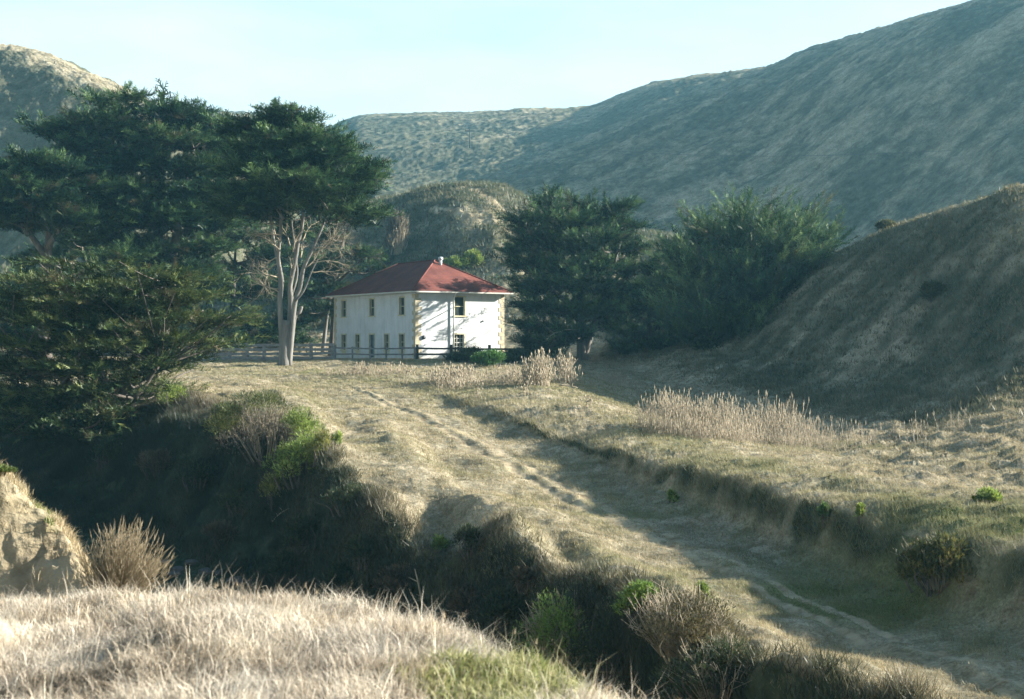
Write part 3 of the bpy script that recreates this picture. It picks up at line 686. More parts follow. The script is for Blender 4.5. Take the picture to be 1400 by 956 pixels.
def cypress(name, label, base, d0, pads, depth, trunks, n, Lr=(.7, 1.3), up=.35, out=1.0, wind=(0,0,0), dead=.03,
            bark='bark_dark', copies=3, flat=.75, seed=1, group=None, greens=GREENS, limb_r=.13, cat='tree', dead_twigs=None, droop=.15, side=1.0, gl=.5, rys=1.0):
    """pads: (px, py, half width, half height) of each foliage tier in photo pixels at depth d0; depth: crown half depth in metres"""
    r = np.random.default_rng(seed); random.seed(seed)
    root = empty(name, base); tag(root, label, cat, group)
    k = d0 / F; C = []; R = []
    pxs = np.array([q[0] for q in pads]); cx = (pxs.min()+pxs.max())/2; hw = (pxs.max()-pxs.min())/2 + 1e-3
    for pad in pads:
        px, py, rx, ry = pad[:4]
        if len(pad) > 4:
            C.append(px2w(px, py, d0) + np.array([0, pad[4], 0])); R.append(np.array([rx*k, rx*k*.6, ry*k])); continue
        c0 = px2w(px, py, d0); e = 1 - .55*min(1, abs(px-cx)/hw)
        for q in range(copies):
            dy = depth * e * (q - (copies-1)/2) / max(1, (copies-1)/2) if copies > 1 else 0
            dy += r.normal(0, depth*.12)
            sc = 1 - .28*abs(dy)/max(depth, .1)
            jx = r.normal(0, rx*k*.22) * (q != (copies-1)//2); jz = r.normal(0, ry*k*.35) * (q != (copies-1)//2) - .15*ry*k*abs(dy)/max(depth,.1)
            C.append(c0 + np.array([jx, dy, jz])); R.append(np.array([rx*k*sc, (rx*k*.75)*sc + .3, ry*k*sc*rys]))
    C = np.array(C); R = np.array(R)
    w = R[:, 0]*R[:, 1] + R[:, 0]*R[:, 2]*1.2; w = w / w.sum()
    per = 22; nt = int(n * 2.7) // per
    pk = r.choice(len(C), nt, p=w)
    v = norm(r.normal(0, 1, (nt, 3))); v[:, 2] = np.where(v[:, 2] < -.2, -v[:, 2]*.8, v[:, 2])
    rad = np.where(r.random(nt) < .66, r.uniform(.72, 1.02, nt), r.uniform(.2, .75, nt))
    ax = np.array([(CXP*0 + (cx - CXP)*k)*.5 + base[0]*.5, base[1], 0]); gd = C - ax; gd[:, 2] = 0; gd = gd / (np.linalg.norm(gd, axis=1, keepdims=True) + 1.0)
    Dt = norm(np.stack([v[:, 0], v[:, 1], v[:, 2]*flat], -1)*out*(1 - .5*gl) + gd[pk]*gl*1.3 + np.array([0, 0, up]) + np.array(wind) + r.normal(0, .25, (nt, 3)))
    Lt = r.uniform(*Lr, nt)*1.65*np.exp(r.normal(0, .22, nt))
    tpos = C[pk] + v*R[pk]*rad[:, None] - Dt*(Lt*.55)[:, None]
    q = np.repeat(np.arange(nt), per); m = len(q)
    s = np.tile((np.arange(per) + .5)/per, nt) + r.normal(0, .02, m); sgn = np.tile(np.where(np.arange(per) % 2, 1., -1.), nt)
    sdv = norm(np.cross(Dt, np.array([0, 0, 1.0]) + r.normal(0, .35, (nt, 3))))
    pos = tpos[q] + Dt[q]*(Lt[q]*s)[:, None] - np.array([0, 0, 1.0])*(droop*Lt[q]*s*s)[:, None] + r.normal(0, .05, (m, 3))
    D = norm(Dt[q]*.85 + sdv[q]*(sgn*.75*(1 - .6*s))[:, None] + np.array([0, 0, .12]) + r.normal(0, .2, (m, 3)))
    L = Lt[q]*side*(.44*(1 - .55*s) + .08)*r.uniform(.75, 1.2, m)
    clump = (r.normal(0, .16, len(C))[pk] + r.normal(0, .2, nt))[q]
    ft_ = leaf_tint(m, r, dead*.4, greens, clump) * (.42 + 1.12*s)[:, None]  # tips painted lighter and bases darker, as lit sprays over dark gaps
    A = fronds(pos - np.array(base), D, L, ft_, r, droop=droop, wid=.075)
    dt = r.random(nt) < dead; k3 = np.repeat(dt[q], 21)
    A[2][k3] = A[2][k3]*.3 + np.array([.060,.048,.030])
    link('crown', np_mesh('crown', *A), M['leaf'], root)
    tb = MB(); axes = []
    b = Vector(base)
    for tr in trunks:                          # list of (px, py, dy, radius)
        pts = [W(q[0], q[1], d0) + Vector((0, q[2], 0)) - b for q in tr]
        if (pts[0]).length < 4: pts[0].z = min(pts[0].z, -.4)
        m = 4 * (len(tr) - 1); cp = curve_pts(pts, m)
        rr = np.interp(np.linspace(0, len(tr)-1, m+1), np.arange(len(tr)), [q[3] for q in tr])
        if tr[0][1] > 470 or pts[0].z < 1.0: rr[0] *= 1.35; rr[1] *= 1.08
        tb.tube(cp, list(rr), 10, .07); axes.append((cp, rr))
    tb.build('trunk', M[bark], root, True)
    lb = MB()
    for c in C[::2]:
        c = Vector(c.tolist()) - b
        best = None
        for cp, rr in axes:
            for i in range(len(cp)//3, len(cp)):
                q = cp[i]; dd = (c - q).length + max(0, q.z - c.z + .1*(c-q).length)*1.5
                if best is None or dd < best[0]: best = (dd, q, rr[i])
        q, r0 = best[1], best[2]
        mid = (q + c)/2 + Vector((random.gauss(0, .25), random.gauss(0, .25), -.06*(c-q).length + random.gauss(0, .2)))
        lb.tube(curve_pts([q, mid, c], 6), list(np.linspace(min(limb_r, r0*.7), .025, 7)), 5, .1)
    lb.build('limbs', M['bark_dark'], root, True)
    if dead_twigs: 
        tw = MB()
        for (px, py, dy, ang, ln, nn) in dead_twigs: twig(tw, W(px, py, d0) + Vector((0, dy, 0)) - b, ang, ln, nn)
        tw.build('dead_branches', M['twig'], root, True)
    return root

def twig(mb, p, ang, ln, n, r0=.06, lev=0):
    """a crooked bare branch leaving p at an angle in the picture plane, forking"""
    d = Vector((math.cos(ang), random.uniform(-.5, .5), math.sin(ang))).normalized()
    pts = [p]; rad = [r0]; m = 6
    for i in range(m):
        d = (d + Vector((random.gauss(0, .22), random.gauss(0, .22), random.gauss(0.03, .2)))).normalized()
        pts.append(pts[-1] + d*ln/m); rad.append(r0*(1-(i+1)/(m+.6)))
        if lev < 2 and i > 0 and n > 0:
            for q in range(1 if lev else 2):
                twig(mb, pts[-1], math.atan2(d.z, d.x) + random.choice((-1, 1))*random.uniform(.4, 1.0), ln*random.uniform(.3, .55), n-1, rad[-1]*.6, lev+1)
    mb.tube(pts, rad, 4)
# ------------------------------------------------------------------ cypresses
def up_from(px, py, d): return W(px, py, d)
# the tall spreading cypress behind (dark trunk)
b = at_d(225, 136)
cypress('cypress_tree', 'tallest wide-crowned dark cypress at the left, its flat top under the mountain', b, 136,
  [(150,156,42,11),(200,150,48,12),(250,160,48,13),(292,172,34,12),(110,180,44,12),(85,185,24,8),(180,182,66,16),(245,195,66,17),(308,200,36,12),
   (150,212,60,15),(222,226,74,18),(298,236,46,17),(130,250,52,15),(200,262,74,18),(280,266,58,18),(170,292,64,17),(240,302,64,18),(300,305,44,16),(150,330,48,13),(285,340,40,13),(225,340,60,14),(105,300,40,13),(190,360,56,14),(265,370,46,13),(320,270,34,14)],
  7.0, [[(222,455,0,.75),(222,400,0,.6),(216,330,.3,.5),(205,260,.5,.35),(190,195,.6,.15)], [(226,430,0,.5),(240,340,-.6,.42),(252,270,-1,.3),(268,205,-1,.13)], [(222,350,0,.35),(262,300,1.2,.28),(300,235,1.5,.12)], [(218,320,0,.3),(170,260,-1,.22),(125,205,-1.5,.1)]],
  19000, (1.0, 2.0), up=.22, side=.85, gl=.4, flat=.4, wind=(.12,0,0), seed=11, dead=.035)
# low tier cypress at the far left
b = at_d(55, 128)
cypress('cypress_tree', 'dark cypress at the left edge with a low flat tier below the tall crown', b, 128,
  [(60,228,34,9),(28,238,34,10),(95,238,30,10),(8,250,30,10),(-35,250,36,12),(60,252,54,13),(110,262,40,12),(20,272,44,12),(-40,280,40,13),(75,285,46,13),(10,300,40,13),(120,300,36,13)],
  5.0, [[(62,470,0,.55),(60,400,0,.45),(66,320,.2,.33),(50,255,.3,.14)], [(64,340,0,.3),(95,290,-.6,.2),(105,250,-.8,.1)], [(62,350,0,.3),(25,300,.6,.2),(5,262,.8,.1)]],
  9500, (1.0, 1.8), up=.2, gl=.4, flat=.4, wind=(.1,0,0), seed=12, dead=.05)
# the big cypress beside the house with the pale forked trunk
b = at_p(388, 499, 95)
dB = b.y
dead = []
random.seed(5)
for (px, py, dy, an, ln, nn) in [(382,380,-.3,2.75,3.6,3),(384,360,-.2,2.95,3.8,3),(383,340,.2,2.6,2.8,3),(384,395,.1,3.1,2.8,2),(384,330,-.4,2.5,2.6,2),(432,345,.2,.35,3.2,3),(428,360,-.3,.1,3.0,3),(440,330,0,.55,2.6,2),(402,345,-.5,1.1,2.2,2),(395,335,.5,1.9,2.4,2),(412,330,.3,.9,2.6,2),(424,372,.1,-.1,2.3,2),(381,352,.4,3.05,2.8,2),(383,400,-.4,2.7,2.4,2),(382,372,.6,3.2,3.4,3),(385,322,-.6,2.8,3.0,3),(386,345,-.8,2.4,2.4,2),(418,368,-.6,.5,2.8,3),(430,340,-.5,.0,3.2,3),(410,352,.3,1.4,2.2,2),(400,380,-.7,1.9,1.8,2),(425,350,.2,.8,2.8,3),(380,385,-.1,2.9,2.6,2),(384,310,.2,3.0,2.8,2),(438,335,-.3,.25,2.6,2)]:
    dead.append((px, py, dy, an, ln, nn))
cypress('cypress_tree', 'big cypress beside the house with a pale forked trunk and bare lower limbs', b, dB,
  [(405,164,20,8),(395,172,42,10),(350,182,42,10),(330,188,22,9),(440,188,30,9),(400,198,66,13),(455,210,40,11),(360,215,54,14),(420,225,70,15),(478,226,38,10),(500,240,24,8),(350,240,50,14),(455,248,52,12),(400,255,70,15),(350,266,48,14),(480,265,32,9),(430,275,50,12),(375,285,42,12),(335,290,30,12),(495,288,18,6),(470,290,26,7)],
  6.0, [[(388,499,0,0.464),(389,470,0,0.404),(391,438,0,0.430)], [(389,444,-.1,0.206),(384,415,-.3,0.172),(386,385,-.25,0.163),(381,352,-.1,0.138),(384,300,0,0.112),(375,240,.2,0.060)], [(392,442,0,0.258),(397,418,.15,0.206),(396,392,.2,0.181),(402,362,.2,0.163),(407,330,.35,0.146),(413,302,.3,0.129),(415,240,.4,0.086),(405,180,.4,0.043)],
   [(394,442,0,0.215),(403,418,-.2,0.181),(411,392,-.25,0.163),(416,366,-.3,0.146),(428,342,-.35,0.120),(450,290,-.2,0.077),(470,245,0,0.043)], [(386,442,.3,0.181),(380,412,.6,0.146),(381,385,.65,0.129),(377,355,.7,0.112),(365,290,1,0.077)],
   [(394,448,.1,0.189),(402,437,.1,0.163),(409,427,.15,0.155),(412,419,.15,0.120)], [(397,405,.5,0.112),(404,375,.8,0.095),(401,345,.9,0.077),(396,300,.9,0.052)], [(404,412,-.4,0.103),(417,398,-.7,0.077),(428,372,-.8,0.060),(437,355,-.9,0.043)], [(388,300,0,0.112),(360,255,-.6,0.077),(345,215,-.8,0.043)]],
  12500, (.9, 1.8), up=.26, side=.85, gl=.45, flat=.45, wind=(.10,0,0), seed=13, bark='bark_pale', dead=.03, limb_r=.10, dead_twigs=dead)
# twiggy half-dead cypress between big tree and house
b = at_d(455, 150)
cypress('cypress_tree', 'thin twiggy cypress with grey bare limbs rising over the left roof edge', b, 150,
  [(470,300,30,7),(495,305,22,6),(455,325,26,8),(480,345,34,8),(440,352,30,9),(500,352,26,7),(465,368,36,9),(425,372,30,9),(515,368,14,6),(450,392,30,9),(420,400,28,10),(455,420,24,9),(430,430,24,9)],
  4.0, [[(452,482,0,.3),(456,430,0,.25),(458,385,0,.2),(468,330,.2,.1),(480,300,.3,.05)], [(457,390,0,.16),(485,365,-.3,.1),(500,350,-.4,.05)], [(456,400,0,.15),(435,365,.4,.09),(425,350,.5,.05)]],
  4200, (.6, 1.2), up=.2, seed=14, dead=.14, bark='bark_dark', copies=3,
  dead_twigs=[(458,385,-.5,.5,3.4,2),(458,370,-.6,2.6,3.0,2),(462,350,-.8,.2,3.2,2),(470,340,-.6,1.0,2.6,2),(456,400,-.4,.1,2.8,2)])
# dark cypresses standing in the grove behind
b = at_d(310, 158)
cypress('cypress_tree', 'deep green cypress filling the shade between the two big trunks', b, 158,
  [(300,330,40,16),(340,325,40,16),(270,360,40,16),(320,365,48,18),(365,350,36,16),(285,400,46,18),(340,405,50,18),(385,395,36,16),(300,440,50,18),(360,445,50,18),(410,435,30,16),(250,430,40,18),(330,470,56,14),(400,468,36,12),(350,300,42,14),(392,322,34,14),(375,350,36,14),(300,300,44,14)],
  5.0, [[(318,486,0,.4),(318,420,0,.3),(322,340,0,.12)]], 8500, (.8, 1.5), up=.3, seed=15, dead=.05)
b = at_d(120, 150)
cypress('cypress_tree', 'dark bushy cypress in deep shade under the tallest crown, a grey bare limb before it', b, 150,
  [(110,330,44,16),(160,350,44,16),(70,350,40,16),(120,375,56,18),(180,390,48,18),(50,390,44,18),(210,420,44,18),(100,420,60,18),(20,420,44,20),(160,450,60,18),(60,455,56,18),(215,460,44,16),(-20,400,40,20),(-10,455,44,20)],
  5.0, [[(118,486,0,.45),(120,420,0,.35),(122,340,0,.12)]], 9500, (.9, 1.6), up=.3, seed=16, dead=.04,
  dead_twigs=[(150,372,-6.5,2.35,4.6,1)])
# sprawling cypress at the creek edge, left front
b = at_d(172, 77)
LIGHTG = [(.013,.028,.012), (.042,.070,.026), (.125,.150,.052)]
cypress('cypress_tree', 'low sprawling cypress with layered feathery branches at the creek edge, left front', b, 76,
  [(70,358,20,5),(105,366,34,6),(140,372,26,6),(75,382,50,8),(130,392,52,9),(195,362,16,5),(205,376,24,7),(200,392,46,9),(262,382,38,5),(50,402,50,8),(110,414,66,11),(190,416,60,11),(262,405,40,7),(20,425,48,10),(80,440,66,12),(170,444,64,11),(250,432,44,8),(308,437,36,5),(330,432,22,4),
   (40,470,60,12),(120,470,66,12),(200,468,56,10),(265,462,42,7),(300,470,26,5),(10,500,60,14),(90,502,70,13),(170,496,56,11),(230,488,36,7),(60,535,66,14),(140,530,46,10),(185,520,32,8),(0,545,60,16),(95,565,46,11),(125,578,36,5),(30,580,50,14),(190,548,40,10),(150,562,44,10),(175,585,34,8),(215,530,34,8),(10,520,60,14,3.5),(70,518,60,14,4),(120,540,56,12,3.5),(0,560,60,16,2),(60,560,60,14,-3),(150,530,50,12,4)],
  4.6, [[(166,598,0,.4),(158,566,0,.34),(140,520,0,.28),(118,465,.2,.2),(95,400,.3,.08)], [(164,580,0,.3),(185,545,-.5,.22),(205,520,-.6,.16),(222,500,-.8,.08)], [(158,566,0,.26),(175,500,.8,.2),(200,430,1.2,.12),(215,385,1.3,.05)], [(150,545,0,.24),(95,520,-.8,.18),(45,480,-1,.1)]],
  13500, (1.0, 2.0), up=.20, side=.5, gl=1.0, rys=.7, copies=4, out=1.0, wind=(.0,-.1,0), flat=.42, seed=17, dead=.05, greens=LIGHTG, limb_r=.1, droop=.1)
# round cypress right of the house
b = at_d(797, 127)
cypress('cypress_tree', 'round dark cypress right of the house, trunk bare at the foot', b, 127,
  [(748,268,8,7),(752,284,34,9),(790,280,30,8),(835,288,30,9),(712,303,28,10),(775,304,58,13),(850,312,30,10),(722,328,34,12),(790,335,70,16),(862,340,26,10),(704,344,18,8),(735,362,42,14),(802,366,68,16),(862,372,26,10),(738,392,44,14),(805,396,58,16),(852,402,28,12),(728,418,34,12),(795,424,58,14),(845,434,34,12),(735,446,34,10),(780,452,46,11),(722,468,24,8),(752,474,28,8),(728,352,26,6,8.5),(745,392,18,4,8.2),(700,372,16,4,9.5),(752,425,16,3,8),(770,330,30,8,8.5)],
  6.4, [[(797,497,0,.62),(796,470,0,.5),(793,430,0,.42),(788,370,.1,.3),(775,300,.2,.1)], [(794,432,0,.3),(830,390,-.5,.2),(848,330,-.6,.08)], [(793,425,0,.28),(750,390,.6,.18),(728,340,.8,.07)]],
  14500, (.8, 1.6), up=.4, flat=.7, side=.75, copies=4, wind=(.04,0,.05), seed=18, bark='bark_pale', dead=.04,
  dead_twigs=[(784,452,-6.5,3.3,3.4,1)])
# spiky cypress at the hill foot
b = at_d(1015, 117)
cypress('cypress_tree', 'spiky-topped cypress leaning on the foot of the shaded hillside', b, 117,
  [(958,318,26,9),(1005,302,26,9),(1055,286,10,9),(1048,306,34,10),(1085,305,18,9),(1106,306,14,7),(1112,328,30,9),(925,345,26,9),(975,335,44,12),(1035,332,48,13),(1085,335,36,11),(1130,342,18,8),(945,368,44,12),(1005,366,58,14),(1070,362,52,13),(1120,365,22,10),(940,398,48,13),(1010,400,64,15),(1080,394,42,13),(915,420,30,12),(970,430,58,13),(1040,428,46,13),(950,452,46,12),(1010,452,40,12),(955,308,7,14,0),(1003,294,7,15,.5),(1055,279,6,17,0),(1105,298,7,13,-.5),(1030,294,6,13,-1),(1134,320,9,10,0),(985,306,6,13,1),(1080,292,6,13,1),(925,330,8,12,0)],
  5.2, [[(1008,490,0,.5),(1010,450,0,.42),(1015,390,0,.3),(1030,310,.2,.1)], [(1010,440,0,.3),(970,390,-.6,.2),(950,330,-.8,.07)], [(1012,430,0,.28),(1060,380,.6,.18),(1095,330,.8,.07)]],
  12000, (1.3, 2.6), up=.75, side=.5, gl=.7, wind=(.1,0,0), seed=19, dead=.03, greens=[(.016,.038,.018), (.055,.098,.040), (.145,.205,.085)], droop=.02)  # greens brightened to paint more light onto this crown
b = at_d(890, 124)
cypress('cypress_tree', 'smaller dark cypress squeezed between the round one and the spiky one', b, 124,
  [(905,352,16,9),(885,368,20,10),(915,378,24,11),(880,395,28,12),(915,410,28,13),(872,425,30,13),(905,440,34,13),(865,455,32,12),(900,468,36,12),(850,475,26,10)],
  3.6, [[(888,494,0,.3),(888,440,0,.25),(892,370,0,.08)]], 3000, (.6, 1.1), up=.6, seed=20, dead=.03)

# leaning dead trunk beside the left wall
b = at_p(441, 483, 138)
t = MB(); dl = b.y; random.seed(3)
pts = [Vector((0,0,-.3))] + [W(px, py, dl) - b for px, py in ((446,440),(452,405),(459,375))]
t.tube(curve_pts(pts, 10), list(np.linspace(.24, .10, 11)), 8, .08)
twig(t, W(450,415,dl) - b, 1.0, 1.6, 1); 
o = t.build('dead_trunk', M['bark_pale'], None, True); o.location = b
tag(o, 'leaning bare dead trunk against the shade beside the left wall of the house', 'dead tree')

# ------------------------------------------------------------------ house
HC = W(568, 490, 131); HC.z = ZC - 1.55
RZ = math.radians(33); HW, HL, HH = 9.7, 17.0, 6.2
house = empty('house', HC, RZ)
tag(house, 'two-storey white farmhouse with red hipped roof', 'house')
# walls with real openings: (along, z0, z1, width)
LWIN = [(2.59,4.12,5.72,.95,'up'),(8.66,4.12,5.72,.95,'up'),(14.8,4.12,5.72,.95,'up'),
        (2.59,.86,2.28,.95,'low'),(5.63,.80,2.28,.85,'low'),(8.66,.06,2.28,1.05,'door'),(11.72,.80,2.28,.85,'low'),(14.8,.80,2.28,.95,'low')]
RWIN = [(4.75,4.05,5.78,1.1,'up6'),(4.70,.75,2.28,1.05,'low6')]
w = MB(); TH = .45
def wall_face(mb, P0, ux, inn, length, wins, zb=-.7):
    """front, reveal and the band round every opening of one wall"""
    us = sorted({0, length} | {a - q/2 for a,_,_,q,_ in wins} | {a + q/2 for a,_,_,q,_ in wins})
    zs = sorted({zb, HH} | {z for _,z,_,_,_ in wins} | {z for _,_,z,_,_ in wins})
    def pt(u, z, k=0): p = P0 + ux*u + inn*k; return (p.x, p.y, z)
    for i in range(len(us)-1):
        for j in range(len(zs)-1):
            uc = (us[i]+us[i+1])/2; zc = (zs[j]+zs[j+1])/2
            if any(abs(uc-a) < q/2 and z0 < zc < z1 for a,z0,z1,q,_ in wins): continue
            mb.add([pt(us[i],zs[j]), pt(us[i+1],zs[j]), pt(us[i+1],zs[j+1]), pt(us[i],zs[j+1])], [(0,1,2,3)])
    for a,z0,z1,q,_ in wins:
        for (u0,za,u1,zb_) in ((a-q/2,z0,a-q/2,z1),(a+q/2,z0,a+q/2,z1),(a-q/2,z0,a+q/2,z0),(a-q/2,z1,a+q/2,z1)):
            mb.add([pt(u0,za), pt(u1,zb_), pt(u1,zb_,TH*.6), pt(u0,za,TH*.6)], [(0,1,2,3)])
X_ = Vector((1,0,0)); Y_ = Vector((0,1,0))
wall_face(w, Vector((0,0,0)), Y_, X_, HL, LWIN)
wall_face(w, Vector((0,0,0)), X_, Y_, HW, RWIN)
w.add([(HW,0,-.7),(HW,HL,-.7),(HW,HL,HH),(HW,0,HH)], [(0,1,2,3)])
w.add([(0,HL,-.7),(HW,HL,-.7),(HW,HL,HH),(0,HL,HH)], [(0,3,2,1)])
w.build('wall', M['stucco'], house)
# roof
OV = .62; RB = HH - .02; RH = 3.15
rf = MB(); a = (HW + 2*OV)/2; y0 = -OV + a; y1 = HL + OV - a; cx = HW/2
E = [(-OV,-OV,RB+.14),(HW+OV,-OV,RB+.14),(HW+OV,HL+OV,RB+.14),(-OV,HL+OV,RB+.14),(cx,y0,RB+.14+RH),(cx,y1,RB+.14+RH)]
rf.add(E, [(0,1,4),(1,2,5,4),(2,3,5),(3,0,4,5)])
rf.add([(p[0],p[1],p[2]-.06) for p in E[:4]] + E[:4], [(0,1,5,4),(1,2,6,5),(2,3,7,6),(3,0,4,7)])
roof = rf.build('roof', M['roof'], house)
rc = MB()
for p, q in ((0,4),(1,4),(2,5),(3,5),(4,5)): rc.tube([Vector(E[p])+Vector((0,0,.02)), Vector(E[q])+Vector((0,0,.02))], [.07,.07], 6)
rc.build('ridge_cap', M['roof'], roof, True)
ev = MB()
ev.box((-OV+.06,-OV+.06,RB-.06),(HW+OV-.06,HL+OV-.06,RB+.075))
ev.build('eave', M['soffit'], house)
gt = MB()
for p, q in (((-OV,-OV),(HW+OV,-OV)),((-OV,-OV),(-OV,HL+OV))):
    gt.bar((p[0],p[1],RB+.02),(q[0],q[1],RB+.02),.11,.12)
gt.build('gutter', M['soffit'], house)
# vent pipe on the front hip
vx, vy = 5.05, 4.1; vz = RB+.14 + RH*(vy+OV)/a
v = MB(); v.tube([(vx,vy,vz-.2),(vx,vy,vz+.42)], [.14,.14], 12)
vent = v.build('vent_pipe', M['metal'], house, True)
v = MB(); v.tube([(vx,vy,vz+.40),(vx,vy,vz+.48),(vx,vy,vz+.68),(vx,vy,vz+.74)], [.15,.24,.24,.1], 12); v.build('vent_cap', M['metal'], vent, True)
# quoins
def quoins(x, y, sx, sy):
    q = MB(); z = -.6; k = 0
    while z < HH - .3:
        l1, l2 = (.62,.34) if k % 2 else (.34,.62)
        l1 += random.uniform(-.05,.05); l2 += random.uniform(-.05,.05)
        e = .025
        xs = sorted((x - sx*e, x + sx*l1)); ys = sorted((y - sy*e, y + sy*l2))
        q.box((xs[0], min(y - sy*e, y + sy*.05), z), (xs[1], max(y - sy*e, y + sy*.05), z+.375))
        q.box((min(x - sx*e, x + sx*.05), (y + sy*.052 if sy > 0 else ys[0]), z), (max(x - sx*e, x + sx*.05), (ys[1] if sy > 0 else y - .052), z+.375))
        z += .39; k += 1
    q.build('quoins', M['quoin'], house)
random.seed(9)
quoins(0,0,1,1); quoins(HW,0,-1,1); quoins(0,HL,1,-1)
# windows: built in a local frame, u along wall, n outward
def window(P0, ux, no, a, z0, z1, q, kind):
    def pt(u, k, z): p = P0 + ux*u + no*k; return (p.x, p.y, z)
    def bx(mb, u0, u1, k0, k1, za, zb_):
        c = [pt(u,k,z) for z in (za,zb_) for k in (k0,k1) for u in (u0,u1)]
        mb.add(c, [(0,1,3,2),(4,6,7,5),(0,4,5,1),(2,3,7,6),(0,2,6,4),(1,5,7,3)])
    f = MB(); e = .13; o = .03
    bx(f, a-q/2-e, a-q/2, -.12, o, z0, z1); bx(f, a+q/2, a+q/2+e, -.12, o, z0, z1)
    bx(f, a-q/2-e, a+q/2+e, -.12, o+.01, z1, z1+e)
    nm = 'door_frame' if kind == 'door' else 'window_frame'
    fr = f.build(nm, M['trim'], house)
    if kind == 'door':
        d = MB(); bx(d, a-q/2+.02, a+q/2-.42, -.16, -.11, z0, z1-.02)
        dd = d.build('door', M['door'], house)
        k = MB(); bx(k, a-q/2+.46, a-q/2+.52, -.11, -.06, z0+.95, z0+1.03); k.build('handle', M['iron'], dd)
        g = MB(); bx(g, a+q/2-.41, a+q/2-.02, -.19, -.17, z0, z1-.02); g.build('door_leaf', M['glass'], dd)
        s = MB(); bx(s, a-q/2-.2, a+q/2+.2, .03, .5, -.5, z0-.01); s.build('step', M['quoin'], house)
        return
    s = MB(); bx(s, a-q/2-e-.06, a+q/2+e+.06, -.12, .10, z0-.12, z0); s.build('sill', M['trim'], fr)
    if not kind.startswith('up'):
        ap = MB(); bx(ap, a-q/2-.05, a+q/2+.05, -.05, .012, z0-.55, z0-.125); ap.build('apron', M['trim'], fr)
    g = MB(); bx(g, a-q/2, a+q/2, -.20, -.18, z0, z1); g.build('pane', M['glass'], fr)
    m = MB(); zm = (z0+z1)/2
    bx(m, a-q/2, a+q/2, -.178, -.13, zm-.03, zm+.03)
    if kind != 'up' and kind != 'up6':
        for u in ((a-q/6, a+q/6) if kind == 'low6' else (a,)): bx(m, u-.018, u+.018, -.178, -.145, z0, zm-.03); bx(m, u-.018, u+.018, -.178, -.145, zm+.03, z1)
        if kind == 'low6':
            for z in ((z0+zm)/2, (z1+zm)/2): bx(m, a-q/2, a+q/2, -.178, -.15, z-.015, z+.015)
    for u in (a-q/2, a+q/2-.05): bx(m, u, u+.05, -.177, -.14, z0, z1)
    m.build('sash', M['whitepaint'] if kind == 'low6' else M['trim'], fr)
for wn in LWIN: window(Vector((0,0,0)), Y_, Vector((-1,0,0)), *wn)
for wn in RWIN: window(Vector((0,0,0)), X_, Vector((0,-1,0)), *wn)
dp = MB(); dp.tube([(4.0,-OV+.1,RB-.05),(4.0,-.35,RB-.35),(4.0,-.16,RB-.6),(4.0,-.16,.05)], [.06]*4, 8); dp.build('downpipe', M['whitepaint'], house, True)
wv = MB(); wv.tube([(.85,-.14,2.0),(.85,.0,2.0)], [.2,.2], 14); wv.build('wall_vent', M['iron'], house, True)
lm = MB(); lm.tube([(7.3,-.1,3.55),(7.3,0,3.55)], [.08,.08], 10); lm.build('pipe_stub', M['iron'], house, True)

# ------------------------------------------------------------------ fences
def fence(name, label, posts, rails, post_h, mat, pw=.16, rw=.05, rh=.15, post_over=.12):
    root = empty(name, posts[0]); tag(root, label, 'fence'); b = Vector(posts[0])
    for p in posts:
        m = MB(); hh = post_h + random.uniform(-.06, .08); lx = random.uniform(-.03, .03)
        m.tube([p - b + Vector((0,0,-.4)), p - b + Vector((lx,0,hh*.5)), p - b + Vector((lx,0,hh))], [pw/2*1.3, pw/2*1.25, pw/2*1.15], 5, .06)
        m.build('post', mat, root)
    for i in range(len(posts)-1):
        for h in rails:
            m = MB(); j = random.uniform(-.04, .04)
            A = posts[i]-b+Vector((-.1,-pw*.6,h+j)); B_ = posts[i+1]-b+Vector((.1,-pw*.6,h+random.uniform(-.04,.04)))
            mid = (A+B_)/2 + Vector((0,0,random.uniform(-.03,.01)))
            m.bar(A, mid, rw, rh); m.bar(mid, B_, rw, rh); m.build('rail', mat, root)
    return root
random.seed(21)
posts = [at_d(px, d) for px, d in ((570,126),(616,125.5),(669,125),(722,124.5))]
fence('rail_fence', 'dark two-rail fence crossing below the sunlit end wall', posts, (.5,1.02), 1.4, M['wood_dark'], .24, .06, .17)
posts = [at_d(px, d) for px, d in ((458,121),(482,121.8),(506,122.8),(528,123.8),(550,125),(567,126))]
fence('rail_fence', 'pale grey rail fence in front of the shaded long wall', posts, (.5,1.02), 1.2, M['wood_grey'], .14, .05, .13)
posts = [at_d(px, d) for px, d in ((252,121),(283,121),(314,120.5),(338,120),(361,119.5),(398,119.5),(425,120),(455,120.5))]
fence('board_fence', 'grey weathered four-board fence behind the pale forked trunk', posts, (.18,.55,.92,1.28), 1.45, M['wood_grey'], .26, .05, .23)

